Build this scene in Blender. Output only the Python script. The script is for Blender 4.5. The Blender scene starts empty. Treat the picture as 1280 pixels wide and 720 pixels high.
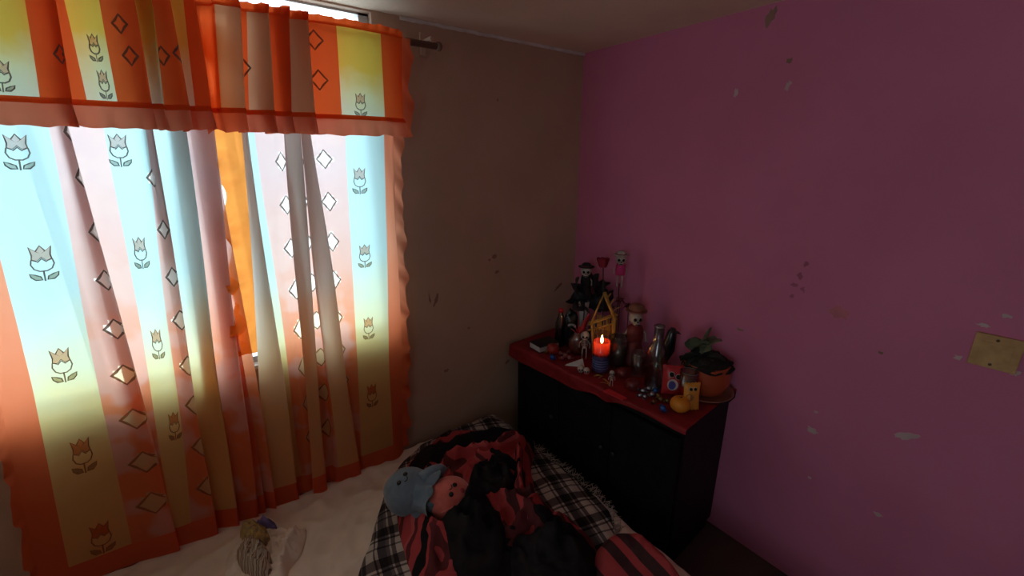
import bpy, bmesh, math, random
from mathutils import Vector, Matrix, noise
random.seed(7)
SC = bpy.context.scene
COL = SC.collection
PI = math.pi

# ------------------------------------------------------------------ camera
F = 530.0                                        # focal length in pixels of the 1280x720 frame
YAW, PITCH, ROLL = 0.642528, 0.292650, 0.0015
CAM = Vector((-1.904, -1.871, 1.831))
fw = Vector((math.sin(YAW)*math.cos(PITCH), math.cos(YAW)*math.cos(PITCH), -math.sin(PITCH)))
rt0 = Vector((math.cos(YAW), -math.sin(YAW), 0)); dn0 = fw.cross(rt0)
rt = math.cos(ROLL)*rt0 + math.sin(ROLL)*dn0
dn = -math.sin(ROLL)*rt0 + math.cos(ROLL)*dn0
cd = bpy.data.cameras.new('camera'); cd.sensor_width = 36; cd.sensor_fit = 'HORIZONTAL'
cd.lens = F/1280*36; cd.clip_start = 0.02
cam = bpy.data.objects.new('camera', cd); COL.objects.link(cam)
cam.matrix_world = Matrix(((rt.x, -dn.x, -fw.x, CAM.x), (rt.y, -dn.y, -fw.y, CAM.y), (rt.z, -dn.z, -fw.z, CAM.z), (0, 0, 0, 1)))
SC.camera = cam

# ------------------------------------------------------------------ light
w = bpy.data.worlds.new('sky'); SC.world = w; w.use_nodes = True
bg = w.node_tree.nodes['Background']
bg.inputs[0].default_value = (0.76, 0.94, 1.0, 1); bg.inputs[1].default_value = 1.8
SC.view_settings.view_transform = 'Standard'; SC.view_settings.look = 'None'
SC.view_settings.gamma = 1.0; SC.view_settings.use_curve_mapping = False
SC.view_settings.exposure = 1.25
SC.cycles.max_bounces = 14; SC.cycles.diffuse_bounces = 8; SC.cycles.transmission_bounces = 10
SC.cycles.transparent_max_bounces = 24; SC.cycles.sample_clamp_indirect = 12

RX0, RY0, RZ = -2.95, -3.1, 2.4                  # room: x from RX0 to 0, y from RY0 to 0
WX0, WX1, WZ0, WZ1 = -2.80, -1.20, 1.02, 2.393    # window opening
pl = bpy.data.lights.new('window_portal', 'AREA'); pl.shape = 'RECTANGLE'; pl.size = WX1-WX0; pl.size_y = WZ1-WZ0
pl.cycles.is_portal = True
po = bpy.data.objects.new('window_portal', pl); COL.objects.link(po)
po.location = ((WX0+WX1)/2, 0.085, (WZ0+WZ1)/2); po.rotation_euler = (-PI/2, 0, 0)

pl2 = bpy.data.lights.new('fill_window_portal', 'AREA'); pl2.shape = 'RECTANGLE'; pl2.size = 0.95; pl2.size_y = 0.8; pl2.cycles.is_portal = True  # sky portal for the added side window that fills the room
po2 = bpy.data.objects.new('fill_window_portal', pl2); COL.objects.link(po2); po2.location = (RX0-0.19, -2.25, 1.525); po2.rotation_euler = (0, -PI/2, 0)

# ------------------------------------------------------------------ pixel helpers
def ray(x, y): return rt*((x-640)/F) + dn*((y-360)/F) + fw
def on(x, y, ax, val):
    d = ray(x, y); s = (val-CAM[ax])/d[ax]; return CAM + d*s
def proj(P):
    q = Vector(P)-CAM; k = q.dot(fw); return 640+F*q.dot(rt)/k, 360+F*q.dot(dn)/k
def px2m(P, n): return n*(Vector(P)-CAM).dot(fw)/F
def zat(P, ytop):
    lo, hi = 0.0, 2.4
    for _ in range(40):
        m = (lo+hi)/2
        if proj((P[0], P[1], m))[1] > ytop: lo = m
        else: hi = m
    return lo

# ------------------------------------------------------------------ materials
M = {}
def nodes(name):
    m = bpy.data.materials.new(name); m.use_nodes = True; M[name] = m
    nt = m.node_tree; nt.nodes.clear(); out = nt.nodes.new('ShaderNodeOutputMaterial')
    return nt, out, nt.links.new
def add(nt, t, **kw):
    n = nt.nodes.new(t)
    for k, v in kw.items(): setattr(n, k, v)
    return n
def ramp(nt, stops, interp='LINEAR'):
    r = nt.nodes.new('ShaderNodeValToRGB'); r.color_ramp.interpolation = interp
    e = r.color_ramp.elements
    while len(e) < len(stops): e.new(0.5)
    for el, (p, c) in zip(e, stops): el.position = p; el.color = (*c, 1)
    return r
def mat(name, c, rough=0.7, c2=None, scale=8, detail=4, bump=0.0, bscale=60, metal=0, spec=0.4, sheen=0, bdist=0.004):
    nt, out, L = nodes(name)
    b = add(nt, 'ShaderNodeBsdfPrincipled'); L(b.outputs[0], out.inputs[0])
    b.inputs['Roughness'].default_value = rough; b.inputs['Metallic'].default_value = metal
    b.inputs['Specular IOR Level'].default_value = spec
    if sheen: b.inputs['Sheen Weight'].default_value = sheen
    tc = add(nt, 'ShaderNodeTexCoord')
    n = add(nt, 'ShaderNodeTexNoise'); n.inputs['Scale'].default_value = scale; n.inputs['Detail'].default_value = detail
    L(tc.outputs['Object'], n.inputs['Vector'])
    c2 = c2 or tuple(v*0.75 for v in c)
    r = ramp(nt, [(0.35, c2), (0.65, c)]); L(n.outputs['Fac'], r.inputs[0]); L(r.outputs[0], b.inputs['Base Color'])
    if bump:
        n2 = add(nt, 'ShaderNodeTexNoise'); n2.inputs['Scale'].default_value = bscale; n2.inputs['Detail'].default_value = 5
        L(tc.outputs['Object'], n2.inputs['Vector'])
        bp = add(nt, 'ShaderNodeBump'); bp.inputs['Strength'].default_value = bump; bp.inputs['Distance'].default_value = bdist
        L(n2.outputs['Fac'], bp.inputs['Height']); L(bp.outputs[0], b.inputs['Normal'])
    return M[name]
def glass(name, tint=(0.9, 0.95, 0.95), gloss=0.12, rough=0.03):
    nt, out, L = nodes(name)
    t = add(nt, 'ShaderNodeBsdfTransparent'); t.inputs[0].default_value = (*tint, 1)
    g = add(nt, 'ShaderNodeBsdfGlossy'); g.inputs['Roughness'].default_value = rough
    lw = add(nt, 'ShaderNodeLayerWeight'); lw.inputs[0].default_value = 0.35
    mm = add(nt, 'ShaderNodeMath', operation='MULTIPLY_ADD'); mm.inputs[1].default_value = 0.5; mm.inputs[2].default_value = gloss
    L(lw.outputs['Fresnel'], mm.inputs[0])
    mx = add(nt, 'ShaderNodeMixShader'); L(mm.outputs[0], mx.inputs[0]); L(t.outputs[0], mx.inputs[1]); L(g.outputs[0], mx.inputs[2])
    L(mx.outputs[0], out.inputs[0]); return M[name]
def fabric(name, stops, transl=0.6, transp=0.0, mottle=None, scale=9):
    """thin curtain cloth: colour dyed along the height (world z 0.4..2.4), diffuse + translucent"""
    nt, out, L = nodes(name)
    tc = add(nt, 'ShaderNodeTexCoord'); sp = add(nt, 'ShaderNodeSeparateXYZ'); L(tc.outputs['Object'], sp.inputs[0])
    n = add(nt, 'ShaderNodeTexNoise'); n.inputs['Scale'].default_value = scale; n.inputs['Detail'].default_value = 3
    L(tc.outputs['Object'], n.inputs['Vector'])
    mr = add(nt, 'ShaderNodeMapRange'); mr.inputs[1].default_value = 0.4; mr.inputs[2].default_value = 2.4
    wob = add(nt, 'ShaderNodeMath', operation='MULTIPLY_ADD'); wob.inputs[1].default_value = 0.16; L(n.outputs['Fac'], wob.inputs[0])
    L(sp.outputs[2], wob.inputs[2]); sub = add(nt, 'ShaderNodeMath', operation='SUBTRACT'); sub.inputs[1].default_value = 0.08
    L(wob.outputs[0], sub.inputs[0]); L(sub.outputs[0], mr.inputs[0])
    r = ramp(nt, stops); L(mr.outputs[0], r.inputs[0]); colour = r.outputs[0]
    if mottle:
        n2 = add(nt, 'ShaderNodeTexNoise'); n2.inputs['Scale'].default_value = 7; n2.inputs['Detail'].default_value = 2
        L(tc.outputs['Object'], n2.inputs['Vector'])
        r2 = ramp(nt, [(0.46, (0, 0, 0)), (0.56, (1, 1, 1))]); L(n2.outputs['Fac'], r2.inputs[0])
        mx = add(nt, 'ShaderNodeMix', data_type='RGBA'); mx.blend_type = 'MIX'
        mf = add(nt, 'ShaderNodeMath', operation='MULTIPLY'); mf.inputs[1].default_value = mottle[1]; L(r2.outputs[0], mf.inputs[0])
        L(mf.outputs[0], mx.inputs[0]); L(colour, mx.inputs[6]); mx.inputs[7].default_value = (*mottle[0], 1); colour = mx.outputs[2]
    wv = add(nt, 'ShaderNodeTexNoise'); wv.inputs['Scale'].default_value = 500
    L(tc.outputs['Object'], wv.inputs['Vector'])
    bp = add(nt, 'ShaderNodeBump'); bp.inputs['Strength'].default_value = 0.15; bp.inputs['Distance'].default_value = 0.001; L(wv.outputs[0], bp.inputs['Height'])
    d = add(nt, 'ShaderNodeBsdfDiffuse'); t = add(nt, 'ShaderNodeBsdfTranslucent')
    for s in (d, t): L(colour, s.inputs[0]); L(bp.outputs[0], s.inputs['Normal'])
    m1 = add(nt, 'ShaderNodeMixShader'); m1.inputs[0].default_value = transl; L(d.outputs[0], m1.inputs[1]); L(t.outputs[0], m1.inputs[2])
    last = m1
    if transp:
        tr = add(nt, 'ShaderNodeBsdfTransparent'); L(colour, tr.inputs[0])
        m2 = add(nt, 'ShaderNodeMixShader'); m2.inputs[0].default_value = transp; L(m1.outputs[0], m2.inputs[1]); L(tr.outputs[0], m2.inputs[2]); last = m2
    L(last.outputs[0], out.inputs[0]); return M[name]
def emit(name, c, s):
    nt, out, L = nodes(name); e = add(nt, 'ShaderNodeEmission'); e.inputs[0].default_value = (*c, 1); e.inputs[1].default_value = s
    L(e.outputs[0], out.inputs[0]); return M[name]
def bands(name, stops, axis=0, scale=1.0, warp=0.1, wscale=3, rot=0, rough=0.95, stops2=None, scale2=1.0, bump=0.4, wdetail=2, cross_mix='MULTIPLY'):
    """woven stripes (and cross stripes) that bend with the folds"""
    nt, out, L = nodes(name)
    tc = add(nt, 'ShaderNodeTexCoord'); n = add(nt, 'ShaderNodeTexNoise'); n.inputs['Scale'].default_value = wscale; n.inputs['Detail'].default_value = wdetail
    L(tc.outputs['UV'], n.inputs['Vector'])
    vm = add(nt, 'ShaderNodeVectorMath', operation='MULTIPLY_ADD'); vm.inputs[1].default_value = (warp,)*3
    L(n.outputs['Color'], vm.inputs[0]); L(tc.outputs['UV'], vm.inputs[2])
    mp = add(nt, 'ShaderNodeMapping'); mp.inputs['Rotation'].default_value = (0, 0, rot); L(vm.outputs[0], mp.inputs[0])
    sp = add(nt, 'ShaderNodeSeparateXYZ'); L(mp.outputs[0], sp.inputs[0])
    def one(k, stops, scale):
        mu = add(nt, 'ShaderNodeMath', operation='MULTIPLY'); mu.inputs[1].default_value = scale; L(sp.outputs[k], mu.inputs[0])
        fr = add(nt, 'ShaderNodeMath', operation='FRACT'); L(mu.outputs[0], fr.inputs[0])
        r = ramp(nt, stops, 'CONSTANT'); L(fr.outputs[0], r.inputs[0]); return r.outputs[0]
    c = one(axis, stops, scale)
    if stops2:
        mx = add(nt, 'ShaderNodeMix', data_type='RGBA'); mx.blend_type = cross_mix; mx.inputs[0].default_value = 1
        L(c, mx.inputs[6]); L(one(1-axis, stops2, scale2), mx.inputs[7]); c = mx.outputs[2]
    b = add(nt, 'ShaderNodeBsdfPrincipled'); b.inputs['Roughness'].default_value = rough; b.inputs['Specular IOR Level'].default_value = 0.15
    L(c, b.inputs['Base Color'])
    n2 = add(nt, 'ShaderNodeTexNoise'); n2.inputs['Scale'].default_value = 120; L(tc.outputs['Object'], n2.inputs['Vector'])
    bp = add(nt, 'ShaderNodeBump'); bp.inputs['Strength'].default_value = bump; bp.inputs['Distance'].default_value = 0.004
    L(n2.outputs[0], bp.inputs['Height']); L(bp.outputs[0], b.inputs['Normal']); L(b.outputs[0], out.inputs[0]); return M[name]

mat('purple_paint', (0.64, 0.195, 0.35), 0.75, (0.59, 0.175, 0.315), 2.5, 6, 0.25, 140, bdist=0.003)
mat('beige_paint', (0.55, 0.385, 0.295), 0.8, (0.48, 0.33, 0.25), 2.2, 6, 0.3, 120, bdist=0.003)
mat('ceiling_paint', (0.84, 0.67, 0.53), 0.85, (0.76, 0.6, 0.47), 3, 6, 0.35, 90, bdist=0.004)
mat('floor_tile', (0.10, 0.075, 0.065), 0.45, (0.07, 0.05, 0.045), 5, 5, 0.1, 40)
mat('white_gloss', (0.8, 0.79, 0.78), 0.5)
mat('aluminium', (0.6, 0.6, 0.62), 0.4, metal=0.8)
glass('pane_glass', (0.97, 0.99, 1.0), 0.03)
mat('rod_wood', (0.25, 0.17, 0.12), 0.5)
mat('black_wood', (0.012, 0.011, 0.012), 0.5, (0.008, 0.007, 0.008), 12, spec=0.12)
mat('red_satin', (0.27, 0.016, 0.020), 0.55, (0.20, 0.010, 0.015), 15, 4, 0.3, 50, spec=0.25)
mat('sheet', (0.78, 0.65, 0.55), 0.9, (0.70, 0.58, 0.49), 6, 4, 0.3, 30, spec=0.1)
mat('chip_white', (0.66, 0.48, 0.5), 0.9); mat('smudge_dark', (0.34, 0.19, 0.15), 0.9); mat('smudge_brown', (0.62, 0.2, 0.25), 0.9)
mat('smudge_purple', (0.45, 0.13, 0.22), 0.9)
mat('plate_yellow', (0.58, 0.36, 0.16), 0.6, (0.46, 0.27, 0.11), 30, 4, 0.3, 80); mat('screw_dark', (0.12, 0.08, 0.05), 0.5)
Z = lambda z: (z-0.4)/2.0
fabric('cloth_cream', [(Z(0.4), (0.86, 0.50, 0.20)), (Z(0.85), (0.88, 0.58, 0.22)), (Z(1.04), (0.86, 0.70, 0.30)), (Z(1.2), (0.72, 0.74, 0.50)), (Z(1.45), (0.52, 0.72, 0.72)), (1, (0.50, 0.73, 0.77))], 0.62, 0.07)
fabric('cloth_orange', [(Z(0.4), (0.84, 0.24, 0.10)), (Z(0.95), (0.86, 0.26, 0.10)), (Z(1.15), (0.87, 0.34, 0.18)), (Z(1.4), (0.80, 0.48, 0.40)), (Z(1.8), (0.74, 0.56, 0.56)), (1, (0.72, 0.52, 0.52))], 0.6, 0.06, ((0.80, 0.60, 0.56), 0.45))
fabric('cloth_fold_shade', [(0, (0.84, 0.46, 0.20)), (Z(0.85), (0.84, 0.52, 0.24)), (Z(1.1), (0.78, 0.60, 0.40)), (Z(1.4), (0.72, 0.64, 0.58)), (1, (0.70, 0.64, 0.62))], 0.58, 0.03)  # cream cloth in layered folds, their dimness put into the colour
fabric('cloth_border', [(0, (0.82, 0.17, 0.07)), (Z(1.0), (0.84, 0.19, 0.07)), (Z(1.5), (0.86, 0.34, 0.20)), (1, (0.80, 0.17, 0.07))], 0.6, 0.0)
fabric('cloth_bright', [(0, (0.85, 0.25, 0.04)), (1, (0.92, 0.36, 0.08))], 0.65, 0.08)
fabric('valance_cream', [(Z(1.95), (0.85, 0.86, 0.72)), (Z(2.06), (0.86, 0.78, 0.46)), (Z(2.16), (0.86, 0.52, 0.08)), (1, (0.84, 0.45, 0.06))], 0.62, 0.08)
fabric('valance_fold_shade', [(0, (0.72, 0.50, 0.36)), (1, (0.70, 0.40, 0.22))], 0.55, 0.02)  # valance fold bands, shade of the stacked layers painted in
fabric('valance_orange', [(0, (0.80, 0.10, 0.02)), (Z(2.0), (0.82, 0.13, 0.03)), (1, (0.78, 0.10, 0.02))], 0.6, 0.04)
fabric('valance_ruffle', [(0, (0.82, 0.28, 0.16)), (1, (0.76, 0.20, 0.11))], 0.55, 0.0)
fabric('motif_sheer', [(0, (0.88, 0.62, 0.28)), (Z(1.1), (0.9, 0.7, 0.4)), (Z(1.4), (0.93, 0.9, 0.86)), (1, (0.93, 0.93, 0.93))], 0.6, 0.3)
fabric('motif_line', [(0, (0.5, 0.2, 0.09)), (Z(1.0), (0.45, 0.25, 0.14)), (Z(1.3), (0.22, 0.17, 0.15)), (1, (0.28, 0.24, 0.23))], 0.6, 0.35)
fabric('motif_petal', [(0, (0.85, 0.36, 0.16)), (Z(1.2), (0.85, 0.55, 0.42)), (1, (0.95, 0.74, 0.76))], 0.6, 0.8)
fabric('motif_leaf', [(0, (0.75, 0.42, 0.18)), (Z(1.2), (0.6, 0.55, 0.4)), (1, (0.68, 0.72, 0.76))], 0.6, 0.6)

# ------------------------------------------------------------------ mesh helpers
def obj(name, verts, faces, m, parent=None, smooth=True, uv=None, fmat=None, loc=None):
    me = bpy.data.meshes.new(name); me.from_pydata([tuple(v) for v in verts], [], faces); me.update()
    ms = m if isinstance(m, (list, tuple)) else [m]
    for k in ms: me.materials.append(M[k] if isinstance(k, str) else k)
    if smooth: me.polygons.foreach_set('use_smooth', [True]*len(me.polygons))
    if fmat: me.polygons.foreach_set('material_index', fmat)
    if uv:
        ul = me.uv_layers.new(name='UVMap'); li = [0]*len(me.loops); me.loops.foreach_get('vertex_index', li)
        fl = []
        for i in li: fl += list(uv[i])
        ul.data.foreach_set('uv', fl)
    o = bpy.data.objects.new(name, me); COL.objects.link(o)
    if parent: o.parent = parent
    if loc is not None: o.location = loc
    return o
def tag(o, label, cat, group=None, kind=None):
    o['label'] = label; o['category'] = cat
    if group: o['group'] = group
    if kind: o['kind'] = kind
    return o
def thing(name, label, cat, loc=(0, 0, 0), rz=0, group=None):
    o = bpy.data.objects.new(name, None); COL.objects.link(o); o.location = loc; o.rotation_euler = (0, 0, rz); o.empty_display_size = 0.05
    return tag(o, label, cat, group)
def struct(o): o['kind'] = 'structure'; return o
class MB:
    def __init__(s): s.v = []; s.f = []; s.m = []
    def put(s, v, f, X=None, mi=0):
        b = len(s.v); s.v += [tuple(X @ Vector(p)) if X else tuple(p) for p in v]
        s.f += [tuple(i+b for i in q) for q in f]; s.m += [mi]*len(f); return s
    def build(s, name, m, parent=None, smooth=True, loc=None): return obj(name, s.v, s.f, m, parent, smooth, None, s.m if isinstance(m, (list, tuple)) else None, loc)
    def box(s, c, d, X=None, bev=0.0, mi=0):
        bm = bmesh.new(); bmesh.ops.create_cube(bm, size=1)
        for q in bm.verts: q.co = Vector((q.co.x*d[0]+c[0], q.co.y*d[1]+c[1], q.co.z*d[2]+c[2]))
        if bev: bmesh.ops.bevel(bm, geom=bm.edges[:], offset=bev, segments=2, affect='EDGES', profile=0.7)
        bm.verts.index_update(); v = [q.co.copy() for q in bm.verts]; f = [[q.index for q in fc.verts] for fc in bm.faces]; bm.free()
        return s.put(v, f, X, mi)
    def lathe(s, prof, n=20, X=None, mi=0, cap=True):
        v = []; f = []
        for r, z in prof:
            for k in range(n): a = 2*PI*k/n; v.append((r*math.cos(a), r*math.sin(a), z))
        for i in range(len(prof)-1):
            for k in range(n): k2 = (k+1) % n; f.append((i*n+k, i*n+k2, (i+1)*n+k2, (i+1)*n+k))
        if cap:
            f.append(tuple(range(n-1, -1, -1))); f.append(tuple((len(prof)-1)*n+k for k in range(n)))
        return s.put(v, f, X, mi)
    def tube(s, pts, rad, n=8, X=None, mi=0):
        pts = [Vector(p) for p in pts]; rad = rad if isinstance(rad, (list, tuple)) else [rad]*len(pts)
        v = []; f = []; up = Vector((0.13, 0.2, 1)).normalized()
        for i, p in enumerate(pts):
            t = (pts[min(i+1, len(pts)-1)]-pts[max(i-1, 0)]).normalized()
            a = t.cross(up)
            if a.length < 1e-3: a = t.cross(Vector((1, 0, 0)))
            a.normalize(); b = t.cross(a)
            for k in range(n): g = 2*PI*k/n; v.append(p+(a*math.cos(g)+b*math.sin(g))*rad[i])
        for i in range(len(pts)-1):
            for k in range(n): k2 = (k+1) % n; f.append((i*n+k, i*n+k2, (i+1)*n+k2, (i+1)*n+k))
        f.append(tuple(range(n-1, -1, -1))); f.append(tuple((len(pts)-1)*n+k for k in range(n)))
        return s.put(v, f, X, mi)
    def blob(s, c, r, n=16, amp=0.0, fr=3.0, X=None, mi=0, shape=None, seed=0):
        v = []; f = []; m = n//2
        for i in range(m+1):
            th = PI*i/m
            for k in range(n):
                a = 2*PI*k/n; d = Vector((math.sin(th)*math.cos(a), math.sin(th)*math.sin(a), math.cos(th)))
                g = 1+amp*noise.noise(d*fr+Vector((seed, seed*1.7, 0)))
                if shape: g *= shape(d)
                v.append((c[0]+d.x*r[0]*g, c[1]+d.y*r[1]*g, c[2]+d.z*r[2]*g))
        for i in range(m):
            for k in range(n):
                k2 = (k+1) % n
                if i == 0: f.append((0, (i+1)*n+k, (i+1)*n+k2))
                elif i == m-1: f.append((i*n+k, (i+1)*n, i*n+k2))
                else: f.append((i*n+k, (i+1)*n+k, (i+1)*n+k2, i*n+k2))
        return s.put(v, f, X, mi)
    def prism(s, poly, th, X=None, mi=0):
        n = len(poly); v = [(x, y, 0) for x, y in poly]+[(x, y, th) for x, y in poly]
        f = [tuple(range(n-1, -1, -1)), tuple(range(n, 2*n))]+[(k, (k+1) % n, n+(k+1) % n, n+k) for k in range(n)]
        return s.put(v, f, X, mi)
def TR(loc=(0, 0, 0), rx=0, ry=0, rz=0, s=1):
    return Matrix.Translation(loc) @ Matrix.Rotation(rz, 4, 'Z') @ Matrix.Rotation(ry, 4, 'Y') @ Matrix.Rotation(rx, 4, 'X') @ Matrix.Scale(s, 4)

# ------------------------------------------------------------------ room
T = 0.2
struct(MB().box(((RX0)/2, RY0/2, -0.05), (-RX0+2*T, -RY0+2*T, 0.1)).build('floor', 'floor_tile', smooth=False))
struct(MB().box((RX0/2, (RY0-T+0.09)/2, RZ+0.05), (-RX0+2*T, -RY0+T+0.09, 0.1)).build('ceiling', 'ceiling_paint', smooth=False))
TW = 0.09; wl = MB()                                         # window wall: four blocks round the opening
wl.box(((RX0-T+WX0)/2, TW/2, RZ/2), (WX0-RX0+T, TW, RZ)); wl.box(((WX1+T)/2, TW/2, RZ/2), (T-WX1, TW, RZ))
wl.box(((WX0+WX1)/2, TW/2, WZ0/2), (WX1-WX0, TW, WZ0)); wl.box(((WX0+WX1)/2, TW/2, (WZ1+RZ)/2), (WX1-WX0, TW, RZ-WZ1))
wall_left = struct(wl.build('wall_left', 'beige_paint', smooth=False))
wall_right = struct(MB().box((T/2, RY0/2, RZ/2), (T, -RY0, RZ)).build('wall_right', 'purple_paint', smooth=False))
struct(MB().box((RX0/2, RY0-T/2, RZ/2), (-RX0+2*T, T, RZ)).build('wall_back', 'beige_paint', smooth=False))
SY0, SY1, SZ0, SZ1 = -2.65, -1.85, 1.05, 2.0       # unseen window added for fill daylight, in the side wall beside the camera
ws = MB(); ws.box((RX0-T/2, (RY0+SY0)/2, RZ/2), (T, SY0-RY0, RZ)); ws.box((RX0-T/2, SY1/2, RZ/2), (T, -SY1, RZ))
ws.box((RX0-T/2, (SY0+SY1)/2, SZ0/2), (T, SY1-SY0, SZ0)); ws.box((RX0-T/2, (SY0+SY1)/2, (SZ1+RZ)/2), (T, SY1-SY0, RZ-SZ1))
struct(ws.build('wall_side', 'beige_paint', smooth=False))
# rough plaster bead where the ceiling meets the window wall
bead = MB(); pts = []
for k in range(60): pts.append((WX1+0.12-k*0+k*(-0.02-WX1-0.1)/59, -0.004+0.003*noise.noise((k*0.7, 0, 0)), RZ-0.006+0.004*noise.noise((k*0.5, 3, 0))))
bead.tube(pts, [0.009+0.003*noise.noise((k*0.9, 7, 0)) for k in range(60)], 6)
struct(bead.build('trim_1', 'white_gloss'))
# window: aluminium sliding frame with panes
win = bpy.data.objects.new('window_1', None); COL.objects.link(win); win.location = (0, 0.06, 0); struct(win)
fr = MB(); cx = (WX0+WX1)/2; cz = (WZ0+WZ1)/2
for z, hh in ((WZ0+0.02, 0.04), (WZ1-0.004, 0.008)): fr.box((cx, 0, z), (WX1-WX0, 0.05, hh))
for x in (WX0+0.02, WX1-0.02): fr.box((x, 0, cz), (0.04, 0.05, WZ1-WZ0))
fr.build('window_frame', 'aluminium', win, False)
NP = 3; pw = (WX1-WX0-0.08)/NP
for k in range(NP):
    x0 = WX0+0.04+k*pw
    if k: MB().box((x0, 0, cz), (0.03, 0.045, WZ1-WZ0-0.08)).build('mullion', 'aluminium', win, False)
    MB().box((x0+pw/2, 0, cz), (pw, 0.004, WZ1-WZ0-0.08)).build('pane', 'pane_glass', win, False)
MB().box((cx, -0.035, WZ0+0.008), (WX1-WX0, 0.06, 0.015)).build('window_sill', 'white_gloss', win, False)

fill_win = bpy.data.objects.new('added_fill_window', None); COL.objects.link(fill_win); fill_win.location = (RX0-0.1, (SY0+SY1)/2, 0); struct(fill_win)  # added out of view to brighten the walls
fr = MB()
for z in (SZ0+0.02, SZ1-0.02): fr.box((0, 0, z), (0.05, SY1-SY0, 0.04))
for y in (-1, 0, 1): fr.box((0, y*((SY1-SY0)/2-0.02), (SZ0+SZ1)/2), (0.05, 0.04, SZ1-SZ0))
fr.build('window_frame', 'aluminium', fill_win, False)
for y in (-1, 1): MB().box((0, y*(SY1-SY0)/4, (SZ0+SZ1)/2), (0.004, (SY1-SY0)/2-0.06, SZ1-SZ0-0.08)).build('pane', 'pane_glass', fill_win, False)

# paint chips, stains and scratches on the walls
def patch(name, px, py, wpx, hpx, m, wall, ang=0, seed=0, n=16, jag=0.9):
    ax = 0 if wall is wall_right else 1
    c = on(px, py, ax, 0.0); sx = px2m(c, wpx)/2*1.25; sz = px2m(c, hpx)/2
    v = []
    for lay in (0.002, -0.0008):
        for k in range(n):
            a = 2*PI*k/n; g = 1+jag*noise.noise((math.cos(a)*2.2+seed*3.1, math.sin(a)*2.2, seed))
            u = sx*g*math.cos(a); q = sz*g*math.sin(a); u, q = u*math.cos(ang)-q*math.sin(ang), u*math.sin(ang)+q*math.cos(ang)
            v.append((lay, c.y+u*-1, c.z+q) if ax == 0 else (c.x+u, lay, c.z+q))
    f = [tuple(range(n)), tuple(range(2*n-1, n-1, -1))]+[(k, (k+1) % n, n+(k+1) % n, n+k) for k in range(n)]
    return obj(name, v, f, m, wall, False)
for i, (px, py, a, b, m, an) in enumerate([(1133, 545, 20, 9, 'chip_white', 0.5), (1015, 538, 8, 8, 'chip_white', 0), (1097, 643, 6, 5, 'chip_white', 0), (985, 107, 4, 12, 'chip_white', -0.3),
        (920, 116, 3, 9, 'chip_white', 0), (1231, 407, 10, 5, 'chip_white', 0), (1258, 395, 8, 5, 'chip_white', 0), (1197, 447, 5, 6, 'chip_white', 0), (1269, 466, 7, 8, 'chip_white', 0), (1020, 515, 4, 3, 'chip_white', 0), (1012, 597, 3, 3, 'chip_white', 0)]):
    patch('paint_chip', px, py, a, b, m, wall_right, an, i)
for i, (px, py, a, b, m, an) in enumerate([(1000, 345, 5, 9, 'smudge_purple', 0.4), (993, 356, 7, 5, 'smudge_purple', 0), (1008, 330, 5, 6, 'smudge_purple', 0.5), (990, 370, 4, 6, 'smudge_purple', 0), (1004, 362, 4, 7, 'smudge_purple', 0.3),
        (987, 76, 6, 6, 'smudge_dark', 0), (963, 22, 8, 20, 'smudge_dark', -0.4), (925, 412, 7, 3, 'smudge_dark', 0), (1101, 441, 4, 4, 'smudge_dark', 0), (1049, 391, 16, 15, 'smudge_brown', 0)]):
    patch('stain', px, py, a, b, m, wall_right, an, i+20)
for i, (px, py, a, b, an) in enumerate([(618, 321, 6, 6, 0), (621, 340, 5, 4, 0), (698, 358, 12, 4, 0.6), (612, 325, 3, 3, 0), (586, 410, 3, 3, 0), (545, 375, 3, 16, -0.35), (537, 373, 2, 14, 0.1), (558, 463, 6, 4, 0), (634, 452, 6, 4, 0.5), (622, 125, 2, 3, 0)]):
    patch('stain', px, py, a, b, 'smudge_dark', wall_left, an, i+40)
# cover plate on the purple wall
c = on(1245, 440, 0, 0.0)
sp_ = thing('cover_plate', 'yellowed square switch cover plate screwed to the purple wall', 'switch plate', (0, c.y, c.z))
ww = px2m(c, 45)*0.93
pv = MB(); pv.box((-0.005, 0, 0), (0.014, ww, px2m(c, 43)), None, 0.003); pv.build('plate', 'plate_yellow', sp_, False)
MB().box((-0.0125, 0, 0), (0.003, ww*0.66, px2m(c, 24)), None, 0.001).build('blank_insert', 'plate_yellow', sp_, False)
for s in (-1, 1):
    MB().lathe([(0.004, 0), (0.004, 0.003), (0.002, 0.004)], 10, TR((-0.012, 0.003, s*px2m(c, 16)), 0, -PI/2, 0)).build('screw', 'screw_dark', sp_)

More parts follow.
